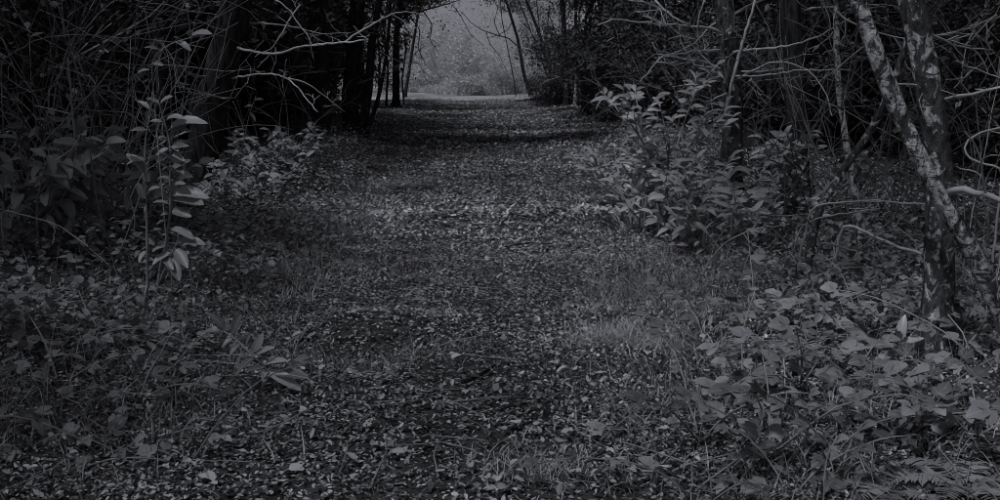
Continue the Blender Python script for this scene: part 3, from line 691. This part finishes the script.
laurel(at(640, 10.4), 1.1, .42, 26, 8, .14, 802, 'smaller laurel on the path side of the tall broad laurel bush')
laurel(at(700, 8.9), .55, .30, 9, 8, .155, 803, 'low laurel in front of the dark mossy trunk, its leaves nearest the path', slen=.3)
laurel(at(745, 8.6), .58, .38, 12, 8, .165, 804, 'low spreading laurel below the dark mossy trunk', slen=.3)
laurel(at(795, 8.8), .48, .32, 9, 7, .15, 805, 'low laurel at the foot of the dark trunk left of the birches', slen=.3)
laurel(at(618, 12.2), .75, .4, 20, 7, .13, 813, 'small laurel furthest along the right verge towards the clearing')
laurel(at(690, 9.5), .8, .4, 22, 8, .14, 814, 'laurel at the foot of the tall broad bush on its trunk side')
laurel(at(225, 11.0), .5, .4, 18, 7, .12, 815, 'low laurel on the ground in front of the thick leaning trunk', LAUREL_D, .2, .28)
laurel(at(770, 10.9), 1.05, .36, 16, 8, .17, 806, 'laurel bush growing right behind the dark mossy trunk', LAUREL_D)
laurel(at(820, 10.5), .9, .35, 12, 8, .15, 807, 'dim laurel behind the thin spotted birch stem', LAUREL_D)
laurel(at(30, 7.6), 1.0, .50, 26, 7, .165, 808, 'dark laurel bush at the left edge with drooping leaves', LAUREL_D, .55)
laurel(at(92, 7.9), 1.0, .48, 28, 7, .165, 809, 'dark laurel bush between the left edge and the young laurel stems', LAUREL_D, .5)
laurel(at(62, 9.0), 1.15, .5, 22, 7, .16, 810, 'taller laurel behind the two dark laurel bushes at left', LAUREL_D, .4)
laurel(at(268, 12.9), .7, .40, 20, 7, .15, 811, 'laurel undergrowth right of the thick leaning trunk', LAUREL_D, .1)
laurel(at(290, 14.8), .7, .5, 20, 7, .15, 812, 'laurel undergrowth below the bare pale branch', LAUREL_D, .1)

def hand_plant(name, label, stems, leaves, cat, meshes=LAUREL, m='twig', seed=0, y=6.):
    """stems: (pixel points, r0, r1); leaves: (stem index, base px, base py, tip px, tip py, towards camera)"""
    rng = np.random.default_rng(seed); b = P(*stems[0][0][0], y); b[2] = float(gz(b[0], b[1])); root = thing(name, b, label, cat); so_ = []
    import mathutils
    for pts, r0, r1 in stems:
        w_ = np.array(px_line(pts, y, y)) ; w_[0][2] = min(w_[0][2], b[2] + .3)
        w_[1:, 1] += rng.normal(0, .02, len(w_) - 1)
        q, s = resample(w_ - b, .05); mb = MB(); tube(mb, q, np.linspace(r0, r1, len(q)), 7, .06, rng); so_.append(obj('stem', mb.mesh('stem', MAT[m]), root))
    for k, bx, by, tx, ty, tow in leaves:
        p0 = P(bx, by, y) - b; p1 = P(tx, ty, y - tow) - b; ax = (p1 - p0) * rng.uniform(.6, .95); L_ = np.linalg.norm(ax)
        put_leaf_axis(meshes, so_[k], p0, ax, rng, face=.6)
    return root
yy = float(G(147, 327)[1])
hand_plant('laurel_sapling', 'young laurel with thin upright bare lower stem, left foreground', [([(147, 329), (147, 280), (146, 220), (145, 180), (146, 140), (150, 112), (152, 92)], .009, .003), ([(143, 322), (145, 300), (147, 285)], .007, .006)],
    [(0, 146, 175, 126, 148, .05), (0, 147, 172, 125, 149, -.02), (0, 146, 200, 132, 172, .03), (0, 147, 222, 140, 200, .1), (0, 147, 195, 160, 178, .08), (0, 150, 110, 132, 92, .0), (0, 148, 130, 128, 128, .05), (0, 147, 160, 125, 160, .04), (0, 147, 250, 135, 268, .08)], 'sapling', SLIM, seed=1, y=yy)
yy = float(G(165, 300)[1])
hand_plant('laurel_sapling', 'leafy young laurel shoot close beside the thick leaning trunk', [([(156, 300), (160, 265), (166, 245), (171, 210), (172, 175), (169, 145), (163, 120), (158, 100)], .010, .005), ([(158, 285), (170, 255), (184, 230), (192, 222)], .007, .004), ([(160, 108), (152, 85), (150, 66), (160, 50), (180, 40), (200, 36)], .005, .003)],
    [(0, 160, 104, 176, 92, .03), (0, 160, 104, 142, 95, .02), (0, 163, 122, 143, 118, .02), (0, 166, 120, 188, 111, .05), (0, 168, 130, 206, 112, .06), (0, 169, 134, 190, 124, .08), (0, 170, 148, 148, 156, .05), (0, 171, 155, 190, 158, .12), (0, 172, 160, 152, 148, .1), (0, 171, 150, 188, 140, .1),
     (0, 172, 175, 188, 154, .1), (0, 172, 180, 150, 176, .06), (0, 171, 195, 206, 190, .1), (0, 171, 200, 205, 202, .12), (0, 171, 205, 150, 200, .08), (0, 170, 220, 152, 224, .1), (0, 169, 228, 196, 235, .1), (1, 176, 245, 204, 236, .1), (1, 172, 252, 150, 262, .1), (1, 175, 248, 192, 275, .14), (1, 170, 256, 180, 282, .12), (0, 165, 248, 148, 248, .1), (0, 163, 255, 175, 272, .15), (0, 168, 140, 156, 132, .1), (0, 170, 146, 182, 150, .12), (0, 171, 165, 186, 170, .14), (0, 171, 168, 158, 166, .1), (0, 172, 185, 186, 180, .1), (0, 171, 190, 158, 186, .14), (0, 171, 210, 190, 214, .12), (0, 170, 214, 158, 212, .1), (2, 190, 37, 213, 33, .05), (2, 180, 39, 170, 36, .05), (2, 175, 42, 196, 48, .08), (2, 160, 50, 142, 44, .05), (2, 152, 62, 168, 66, .06), (2, 151, 70, 134, 72, .06)], 'sapling', SLIM, seed=2, y=yy)
yy = float(G(262, 392)[1])
hand_plant('laurel_seedling', 'low laurel seedling with large paired leaves, left foreground', [([(260, 393), (270, 369), (256, 357), (244, 345), (232, 335), (222, 329)], 0.006, 0.004)],
    [(0, 226, 331, 213, 309, 0.03), (0, 232, 335, 241, 311, 0.03), (0, 224, 330, 199, 326, 0.03), (0, 241, 343, 226, 353, 0.08), (0, 246, 347, 251, 327, 0.02), (0, 252, 353, 266, 329, 0.03), (0, 256, 357, 234, 365, 0.1), (0, 264, 365, 290, 359, 0.06), (0, 266, 367, 236, 373, 0.12), (0, 270, 373, 320, 375, 0.1), (0, 268, 371, 300, 381, 0.14), (0, 234, 337, 216, 345, 0.07), (0, 256, 355, 278, 343, 0.04)], 'seedling', seed=3, y=yy)
yy = float(G(898, 372)[1])
hand_plant('laurel_seedling', 'laurel seedling with two upright leaves among brambles below the birch', [([(897, 376), (898, 362), (899, 350), (900, 340)], .005, .004)],
    [(0, 900, 342, 903, 313, .02), (0, 900, 344, 934, 330, .04), (0, 899, 346, 866, 336, .04), (0, 899, 350, 920, 362, .12), (0, 899, 350, 878, 342, -.03), (0, 898, 356, 874, 358, .10), (0, 898, 360, 908, 374, .12), (0, 900, 352, 924, 350, .10)], 'seedling', seed=4, y=yy)
yy = float(G(238, 175)[1])
hand_plant('laurel_sapling', 'thin pale leafy shoot right of the thick leaning trunk', [([(236, 185), (240, 160), (246, 132), (250, 112), (256, 96)], .009, .005)],
    [(0, 253, 106, 240, 104, .05), (0, 254, 100, 268, 98, .05), (0, 250, 112, 258, 126, .08), (0, 246, 130, 230, 128, .05), (0, 244, 140, 260, 136, .05), (0, 241, 155, 224, 148, .06), (0, 240, 160, 256, 160, .06), (0, 238, 172, 222, 170, .05)], 'sapling', seed=5, y=yy)
yy = float(G(400, 376)[1])
hand_plant('laurel_seedling', 'tiny seedling of two pale upright leaves by the small hollow', [([(398, 384), (401, 376)], .004, .003)],
    [(0, 401, 376, 413, 366, .01), (0, 400, 378, 386, 366, .02), (0, 400, 378, 392, 390, .05)], 'seedling', seed=6, y=yy)
yy = float(G(310, 345)[1])
hand_plant('laurel_seedling', 'slanting seedling with narrow pale leaves at the path verge', [([(312, 352), (306, 338), (298, 328)], .004, .003)],
    [(0, 299, 329, 286, 322, .01), (0, 302, 332, 290, 334, .02), (0, 306, 338, 318, 332, .02), (0, 306, 340, 296, 346, .04)], 'seedling', seed=7, y=yy)

# ------------------------------------------------------------------ brambles: canes with three-part leaves
def bramble(px, py, ncane, nl, size, seed, label, length=(.5, 1.0), h=.5, meshes=BRAMBLE):
    rng = np.random.default_rng(seed); g = G(px, py); root = thing('bramble', g, label, 'bramble')
    for c in range(ncane):
        a = 6.28 * c / ncane + rng.uniform(-.5, .5); mb = MB(); L_ = rng.uniform(*length)
        pts = grow((0, 0, -.02), (math.cos(a) * .8, math.sin(a) * .8, rng.uniform(.6, 1.3) * h / .5), L_, 9, .08, -.13, rng)
        wz = gz(pts[:, 0] + g[0], pts[:, 1] + g[1]) - g[2] + .015; pts[1:, 2] = np.maximum(pts[1:, 2], wz[1:])
        tube(mb, pts, np.linspace(.0045, .002, 10), 5); cane = obj('cane', mb.mesh('cane', MAT['twig']), root)
        for i in range(nl):
            j = 2 + i * 8 / nl; k = min(int(j), 8); q = pts[k] + (pts[k + 1] - pts[k]) * (j - k)
            ax = pts[k + 1] - pts[k]; yaw = math.atan2(ax[1], ax[0]) - math.pi / 2 + (1 if i % 2 else -1) * rng.uniform(.4, 1.2)
            yw = yaw + math.pi / 2; pt = rng.normal(.25, .25); put_leaf_axis(meshes, cane, q, np.array([math.cos(yw) * math.cos(pt), math.sin(yw) * math.cos(pt), math.sin(pt)]) * size * rng.uniform(.6, 1.2), rng)
    return root
BR = [(705, 335, 3, 4, .16, 'trailing bramble with broad pale leaves just right of the dry grass tuft'), (760, 318, 4, 4, .16, 'bramble below the low laurels with leaves held flat'),
      (815, 325, 4, 5, .16, 'bramble in front of the dark trunk at right, under the arching canes'), (865, 335, 4, 5, .16, 'bramble left of the seedling with two upright leaves'),
      (985, 370, 4, 5, .17, 'bramble at the right edge under the leaning birch'), (740, 390, 4, 5, .16, 'bramble in the middle of the right verge'),
      (800, 385, 5, 5, .17, 'dense bramble in the middle of the right-hand bramble patch'), (860, 395, 4, 5, .16, 'bramble in front of the seedling with two upright leaves'),
      (925, 402, 4, 5, .17, 'bramble with large dark leaves in front of the birch foot'), (700, 440, 3, 4, .14, 'small low bramble at the path side of the right-hand patch'),
      (770, 450, 4, 5, .15, 'bramble near the lower edge of the right verge'), (835, 452, 4, 5, .15, 'bramble left of the ferns in the lower right'),
      (905, 440, 4, 5, .16, 'bramble just behind the ferns at lower right'), (975, 435, 4, 5, .16, 'bramble at the right edge above the ferns'),
      (690, 492, 2, 3, .14, 'single large pale-leaved bramble at the bottom edge, right of the path'), (790, 495, 3, 4, .14, 'bramble cut by the bottom edge of the right verge'),
      (35, 320, 4, 4, .15, 'bramble in deep shade at the left edge below the dark laurels'), (110, 345, 4, 5, .15, 'bramble in front of the young laurel with bare stem'),
      (185, 350, 4, 4, .14, 'bramble left of the low laurel seedling'), (60, 385, 4, 5, .15, 'dim bramble in the left foreground near the edge'),
      (140, 400, 4, 5, .15, 'bramble in the middle of the left foreground'), (30, 445, 4, 5, .15, 'bramble at the lower left edge'),
      (105, 455, 4, 5, .15, 'bramble with broad leaves in the lower left'), (185, 465, 3, 4, .13, 'small bramble at the lower left of the grass tuft')]
for i, (px, py, nc, nl, sz, lb) in enumerate(BR): bramble(px, py, nc if px > 500 else max(2, nc - 1), nl + 1 if px > 500 else nl, sz * (.66 if px > 500 else .6), 900 + i, lb, h=.62 if px > 500 else .42, length=(.4, .85) if px > 500 else (.3, .7))

# long arching canes and sticks in the undergrowth
def px_cane(pts, y0, y1, r0, r1, seed, label, m='twig', name='arching_cane', cat='cane', twigs=2, group=None):
    w_ = np.array(px_line(pts, y0, y1)); b = w_[0].copy(); root_z = float(gz(b[0], b[1]))
    rng = np.random.default_rng(seed)
    if b[2] - root_z > .12: w_ = np.vstack([[b[0] - (w_[1][0] - b[0]) * .3, b[1] + .15, root_z - .03], w_])
    b = w_[0].copy(); q, s = resample(w_ - b, .05); q[1:-1] += rng.normal(0, .003, q[1:-1].shape)
    mb = MB(); tube(mb, q, np.linspace(r0, r1, len(q)), 6, .08, rng)
    for _ in range(twigs):
        i = rng.integers(2, len(q)); limb(mb, q[i], rng.normal(0, 1, 3), rng.uniform(.1, .3), r1 * .8, rng, [], 1, 0, .2, 3, 4)
    tag(obj(name, mb.mesh(name, MAT[m]), None, b), label, cat, group)
px_cane([(735, 192), (738, 202), (746, 210), (760, 214), (780, 216), (810, 214), (840, 206), (860, 203)], 7.9, 7.4, .007, .005, 1, 'cane looping low across the front of the dark trunk at right')
px_cane([(800, 226), (820, 217), (850, 213), (880, 209)], 7.2, 7.0, .007, .005, 2, 'thin cane below the crossing birch stems')
px_cane([(812, 205), (850, 202), (880, 200), (905, 203), (925, 204)], 7.0, 6.6, .009, .006, 3, 'level dead stick reaching to the upright birch')
px_cane([(843, 222), (868, 233), (895, 246), (922, 254)], 6.9, 6.4, .012, .010, 4, 'pale broken stick sloping down to the birch foot', 'pale_twig')
px_cane([(855, 252), (872, 238), (888, 229), (903, 228), (912, 236), (919, 246)], 6.6, 6.4, .006, .004, 5, 'hooped thin cane left of the upright birch')
px_cane([(820, 240), (835, 246), (856, 251)], 6.8, 6.6, .008, .006, 6, 'short stick lying under the hooped cane')
px_cane([(1004, 166), (985, 165), (966, 158), (961, 148), (972, 135), (988, 130), (1004, 127)], 6.5, 6.6, .009, .006, 7, 'pale cane curled in a loop at the right edge', 'pale_twig')
px_cane([(700, 280), (712, 256), (728, 240), (755, 228), (790, 224)], 7.4, 7.2, .006, .004, 8, 'arching cane over the low spreading laurel')
px_cane([(944, 392), (950, 375), (960, 356), (975, 338), (986, 318)], 5.1, 5.1, .006, .004, 9, 'bent pale cane standing right of the seedling below the birch', 'pale_twig')
px_cane([(0, 209), (20, 214), (45, 220), (62, 226), (80, 240), (95, 252), (112, 268)], 6.9, 6.7, .007, .004, 10, 'long cane sloping across the dark laurels at left')
px_cane([(0, 285), (14, 300), (22, 318), (28, 350)], 5.9, 5.6, .006, .004, 11, 'curved stalk at the left edge in deep shade')
px_cane([(28, 160), (55, 130), (75, 110), (95, 88), (110, 70)], 8.2, 8.0, .010, .006, 12, 'straight dead stick slanting up through the left thicket')
px_cane([(73, 124), (72, 100), (69, 80), (68, 58)], 8.0, 7.9, .010, .007, 13, 'upright dead stick with a fork in the left thicket', 'pale_twig')
px_cane([(135, 112), (105, 111), (80, 109), (72, 108)], 8.0, 8.0, .006, .005, 14, 'short level twig across the left thicket')
px_cane([(0, 60), (40, 38), (80, 34), (120, 38), (160, 40), (205, 48)], 8.6, 8.2, .006, .004, 15, 'long thin stem bowing over the left thicket')
px_cane([(170, 85), (195, 90), (215, 97), (236, 98)], 9.5, 9.6, .006, .004, 16, 'thin twig crossing in front of the thick leaning trunk')
px_cane([(145, 327), (155, 345), (163, 365), (168, 385)], 5.6, 5.2, .006, .004, 17, 'thin stalk arching from the foot of the bare-stemmed laurel')
px_cane([(70, 390), (85, 378), (100, 370)], 4.9, 5.1, .006, .004, 18, 'short pale stalk in the left foreground brambles', 'pale_twig')
px_cane([(340, 178), (345, 168), (352, 158), (362, 164), (368, 172)], 14., 14., .014, .010, 19, 'pale bent stick on the verge below the forked clump', 'pale_twig')
px_cane([(730, 392), (752, 402), (776, 414), (800, 420)], 5.0, 4.6, .008, .005, 20, 'dark straight stick lying through the right brambles')
px_cane([(765, 500), (769, 470), (770, 440), (768, 415)], 4.0, 4.3, .004, .003, 21, 'pale upright grass stalk in the lower right', 'pale_twig', twigs=0)
px_cane([(660, 330), (684, 328), (705, 326)], 6.2, 6.1, .006, .005, 22, 'pale stick lying behind the dry grass tuft', 'pale_twig', twigs=0)
px_cane([(676, 290), (682, 305), (688, 322)], 6.6, 6.4, .006, .005, 23, 'pale bent stalk in front of the broad laurel bush', 'pale_twig', twigs=0)
px_cane([(880, 440), (905, 448), (935, 462), (952, 476)], 4.5, 4.2, .005, .004, 24, 'thin cane bowing over the ferns at lower right')
def more_canes():
    rng = np.random.default_rng(314)
    for i in range(30):
        left = i % 2 == 0; y = rng.uniform(6.8, 11); px = rng.uniform(-20, 140) if left else rng.choice([rng.uniform(745, 850), rng.uniform(955, 1020)])
        x = (px - 500) / FPX * y; a = rng.uniform(0, 6.28); mb = MB(); z = float(gz(x, y))
        pts = grow((0, 0, -.03), (math.cos(a) * .5, math.sin(a) * .5, 1), rng.uniform(1.4, 2.8), 14, .07, -rng.uniform(.03, .12), rng)
        pts[1:, 2] = np.maximum(pts[1:, 2], .03); tube(mb, pts, np.linspace(rng.uniform(.004, .008), .0025, 15), 5)
        for _ in range(3): limb(mb, pts[rng.integers(4, 14)], rng.normal(0, 1, 3), rng.uniform(.2, .5), .003, rng, [], 1, 0, .2, 3, 4)
        s = 'left' if left else 'right'
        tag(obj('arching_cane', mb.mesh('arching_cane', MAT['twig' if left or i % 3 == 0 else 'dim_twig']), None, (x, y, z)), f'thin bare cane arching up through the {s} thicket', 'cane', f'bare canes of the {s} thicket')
more_canes()

# ------------------------------------------------------------------ ferns
def fern(px, py, nf, length, seed, label):
    rng = np.random.default_rng(seed); g = G(px, py); root = thing('fern', g, label, 'fern')
    for k in range(nf):
        a = 6.28 * k / nf + rng.uniform(-.4, .4); mb = MB(); L_ = length * rng.uniform(.75, 1.1)
        pts = grow((0, 0, -.01), (math.cos(a) * .8, math.sin(a) * .8, 1.0), L_, 12, .03, -.14, rng)
        tube(mb, pts, np.linspace(.004, .0015, 13), 4); n = 26; P_, Y_, S_ = [], [], []
        q, s = resample(pts, L_ / n)
        for i in range(3, len(q) - 1):
            ax = q[i + 1] - q[i - 1]; az = math.atan2(ax[1], ax[0]) - math.pi / 2; w_ = L_ * .26 * math.sin(math.pi * (.12 + .88 * s[i]) ** .8) + .008
            for sd in (-1, 1): P_.append(q[i]); Y_.append(az + sd * 1.25); S_.append(w_)
        P_, Y_, S_ = np.array(P_), np.array(Y_), np.array(S_); m_ = len(P_)
        t = np.zeros((m_, 8, 3)); prof = [(.0, .0), (.17, .2), (.10, .33), (.14, .5)]
        yv = [0, .18, .38, .6, 1.0, .6, .38, .18]; xv = [0, .13, .10, .10, 0, -.10, -.10, -.13]
        t[:, :, 0] = np.array(xv); t[:, :, 1] = np.array(yv); t[:, :, 2] = -.15 * np.array(yv) ** 2
        scatter(mb, t, [np.array([[0, 1, 2, 6], [0, 6, 7, 0], [2, 3, 5, 6]])[[0, 2]], np.array([[0, 6, 7], [3, 4, 5]])], P_, rotm(Y_, rng.normal(.05, .12, m_), rng.normal(0, .25, m_)), S_[:, None], np.full(m_, .5))
        obj('frond', mb.mesh('frond', MAT['fern']), root)
fern(892, 494, 7, .24, 1, 'smaller fern with toothed fronds at the bottom edge left of the corner fern')
fern(965, 490, 8, .28, 2, 'fern with toothed fronds in the bottom right corner')
fern(400, 190, 6, .45, 3, 'small fern on the left verge beside the far path')
fern(700, 215, 5, .4, 4, 'dim fern at the foot of the dark mossy trunk')

# ------------------------------------------------------------------ larger fallen leaves and twigs lying on the near path
def fallen():
    rng = np.random.default_rng(55); n = 0
    while n < 150:
        px, py = rng.uniform(180, 720), rng.uniform(265, 498); g = G(px, py); u = abs(g[0] - float(xc(g[1])))
        if rng.uniform() > (1 if u < 1.1 else .45): continue
        n += 1
        o = put_leaf(FALLEN, None, (g[0], g[1], g[2] + .03), rng.uniform(0, 6.28), rng.normal(.05, .15), rng.normal(0, .25), rng.uniform(.04, .075), rng, 'fallen_leaf')
        s = 'path' if u < 1.1 else 'grassy verge'
        tag(o, f'pale fallen leaf lying on the near {s}', 'leaf', f'pale fallen leaves on the near {s}')
    tw = [([(462, 388), (474, 384), (486, 377), (495, 371)], .010, 'dark crooked twig lying on the near middle of the path'), ([(448, 306), (452, 318), (458, 328)], .006, 'short pale twig on the path beside the hollow'),
          ([(590, 318), (600, 330), (610, 345)], .006, 'thin twig by the dry grass tuft'), ([(300, 345), (330, 343), (352, 346)], .010, 'dark stick lying behind the small hollow'),
          ([(250, 262), (275, 274), (305, 300)], .007, 'thin twig on the left verge above the hollow'), ([(585, 470), (600, 463), (612, 452)], .005, 'small twig near the lower path edge'),
          ([(220, 275), (250, 280), (285, 285)], .008, 'dark twig on the litter right of the young laurel stems'), ([(505, 250), (530, 246), (552, 247)], .008, 'twig lying across the middle of the path'),
          ([(420, 430), (440, 436), (470, 434)], .006, 'thin dark twig on the lower path')]
    for i, (pts, r, lb) in enumerate(tw):
        w_ = np.array([G(a, b) + [0, 0, .03] for a, b in pts]); q, s = resample(w_ - w_[0], .04); mb = MB(); rr = np.random.default_rng(i)
        tube(mb, q, np.linspace(r, r * .6, len(q)), 6, .1, rr); tag(obj('fallen_twig', mb.mesh('fallen_twig', MAT['pale_twig' if 'pale' in lb else 'bark']), None, w_[0]), lb, 'twig')
fallen()

# ------------------------------------------------------------------ willows in the clearing at the end, its glare painted into pale leaves and stems
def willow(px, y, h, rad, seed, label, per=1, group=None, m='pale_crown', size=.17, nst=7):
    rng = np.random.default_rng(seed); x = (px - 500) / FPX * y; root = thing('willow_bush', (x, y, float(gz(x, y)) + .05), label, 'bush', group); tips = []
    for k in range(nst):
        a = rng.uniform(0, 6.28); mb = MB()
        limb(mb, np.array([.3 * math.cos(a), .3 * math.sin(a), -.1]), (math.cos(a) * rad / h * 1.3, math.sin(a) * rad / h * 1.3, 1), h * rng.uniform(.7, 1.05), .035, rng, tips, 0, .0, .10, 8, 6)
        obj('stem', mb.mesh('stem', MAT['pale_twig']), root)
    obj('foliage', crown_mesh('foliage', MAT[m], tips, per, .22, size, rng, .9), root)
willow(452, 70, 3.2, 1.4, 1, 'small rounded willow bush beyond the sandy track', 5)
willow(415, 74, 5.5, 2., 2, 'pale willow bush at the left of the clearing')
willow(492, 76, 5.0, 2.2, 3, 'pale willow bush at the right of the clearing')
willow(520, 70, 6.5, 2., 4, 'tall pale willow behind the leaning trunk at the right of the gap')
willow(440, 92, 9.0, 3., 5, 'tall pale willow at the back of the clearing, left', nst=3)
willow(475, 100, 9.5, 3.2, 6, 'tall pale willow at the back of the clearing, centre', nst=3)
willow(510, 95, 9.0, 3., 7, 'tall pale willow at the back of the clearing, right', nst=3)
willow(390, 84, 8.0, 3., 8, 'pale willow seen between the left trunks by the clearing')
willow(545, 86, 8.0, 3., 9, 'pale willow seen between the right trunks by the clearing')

# low growth along the edge where the path meets the sandy track
def edge_growth():
    rng = np.random.default_rng(70); mb = MB(); n = 9000
    x = rng.uniform(-5.5, 3.5, n); y = 53.6 + 1.2 * np.sin(x * .15 + 1) - .05 * x + rng.normal(0, 1.3, n) + 1.4 * np.sin(x * 1.3)
    k = rng.uniform(size=n) < .25 + .75 * (np.sin(x * 1.7 + 2) > -.1); x, y = x[k], y[k]; n = len(x)
    blades(mb, np.stack([x, y, gz(x, y)], 1), rng.uniform(.08, .28, n), rng.uniform(.012, .03, n), rng.uniform(.2, 1.3, n), rng.uniform(0, 6.28, n), rng.uniform(0, 1, n), rng)
    mg = MB(); n = 7000; c = rng.integers(0, 3, n); x = np.array([-3.4, -2.2, -.4])[c] + rng.normal(0, .8, n); y = np.array([66., 67.5, 69.])[c] + rng.normal(0, .7, n)
    blades(mg, np.stack([x, y, gz(x, y) + .08], 1), rng.uniform(.2, .7, n), rng.uniform(.02, .04, n), rng.uniform(.2, 1.3, n), rng.uniform(0, 6.28, n), rng.uniform(0, 1, n), rng)
    tag(obj('pale_tall_grass', mg.mesh('pale_tall_grass', MAT['pale_grass'])), 'pale tall grass in the clearing beyond the track', 'grass', kind='stuff')
    tag(obj('rough_grass', mb.mesh('rough_grass', MAT['grass'])), 'rough grass along the pale track at the end of the path', 'grass', kind='stuff')
edge_growth()
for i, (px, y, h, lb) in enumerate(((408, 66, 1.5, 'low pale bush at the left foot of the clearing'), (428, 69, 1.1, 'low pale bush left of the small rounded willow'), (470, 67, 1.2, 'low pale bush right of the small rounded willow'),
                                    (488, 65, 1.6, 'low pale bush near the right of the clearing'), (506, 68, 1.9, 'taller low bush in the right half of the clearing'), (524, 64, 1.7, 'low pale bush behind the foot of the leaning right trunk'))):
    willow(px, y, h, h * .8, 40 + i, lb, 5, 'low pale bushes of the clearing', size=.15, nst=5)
for i, (px, y, sc, lb) in enumerate(((548, 50, .75, 'evergreen shrub at the far right path end, below the leaning trunk'), (566, 46, .8, 'evergreen shrub between the far right trunks'))):
    t = copy_tree(sh[2]); x = (px - 500) / FPX * y; t.location = (x, y, float(gz(x, y))); t.rotation_euler.z = i * 2.; t.scale = (sc, sc, sc); tag(t, lb, 'shrub', 'evergreen shrubs at the path end')

# ------------------------------------------------------------------ leafy undergrowth, dead stalks and broken twigs on the verges (too many to count)
def undergrowth():
    rng = np.random.default_rng(140); mb = MB(); st = MB(); tw = MB()
    for side, ncl in ((-1, 900), (1, 700)):
        y = 5.0 + 21 * rng.beta(1.1, 1.7, ncl); u = np.abs(rng.normal(0, 1, ncl)) * 1.3 + np.interp(y, [5, 8, 14, 26], [1.75, 1.7, 2.0, 2.6]); x = xc(y) + side * u
        h = rng.uniform(.05, .34, ncl) * np.clip(u - 1.1, .3, 1.2); k = 34
        X = np.repeat(x, k) + rng.normal(0, .13, ncl * k); Y = np.repeat(y, k) + rng.normal(0, .13, ncl * k); n = ncl * k
        pos = np.stack([X, Y, gz(X, Y) + np.repeat(h, k) * rng.beta(1.3, 1.2, n) + .01], 1)
        M = rotm(rng.uniform(0, 6.28, n), rng.normal(-.1, .35, n), rng.normal(0, .45, n))
        tone = np.clip(np.repeat(rng.uniform(0, .6, ncl), k) + rng.uniform(0, .4, n), 0, 1)
        scatter(mb, leaf6(rng.normal(.05, .06, n), rng.normal(-.1, .1, n), rng.uniform(.2, .36, n)), LEAF6_F, pos, M, (np.repeat(rng.uniform(.035, .085, ncl), k) * rng.uniform(.6, 1.2, n))[:, None], tone)
        n = 1700; y = rng.uniform(4, 10.5, n); x = xc(y) + side * (np.abs(rng.normal(0, 1.1, n)) + 1.5)
        blades(st, np.stack([x, y, gz(x, y)], 1), rng.uniform(.1, .45, n), rng.uniform(.002, .0045, n) * (.5 + y / 12), rng.uniform(.1, 1.6, n), rng.uniform(0, 6.28, n), rng.uniform(0, 1, n), rng)
    for _ in range(420):
        y = 3.6 + 14 * rng.beta(1, 1.8); x = float(xc(y)) + rng.normal(0, 2.0); a = rng.uniform(0, 6.28); L_ = rng.uniform(.06, .4)
        q = grow((x, y, 0), (math.cos(a), math.sin(a), 0), L_, 4, .15, 0, rng); q[:, 2] = gz(q[:, 0], q[:, 1]) + rng.uniform(.015, .04) + np.linspace(0, rng.uniform(0, .06), 5); r = rng.uniform(.002, .005)
        tube(tw, q, np.linspace(r, r * .5, 5), 4)
    tag(obj('undergrowth', mb.mesh('undergrowth', MAT['herb'], smooth=False)), 'low leafy tangle covering both verges of the path', 'undergrowth', kind='stuff')
    tag(obj('dead_stalks', st.mesh('dead_stalks', MAT['grass'])), 'thin dead stalks standing and leaning on the verges', 'stalks', kind='stuff')
    tag(obj('twig_litter', tw.mesh('twig_litter', MAT['twig'])), 'broken bits of twig strewn over the litter', 'twigs', kind='stuff')
undergrowth()
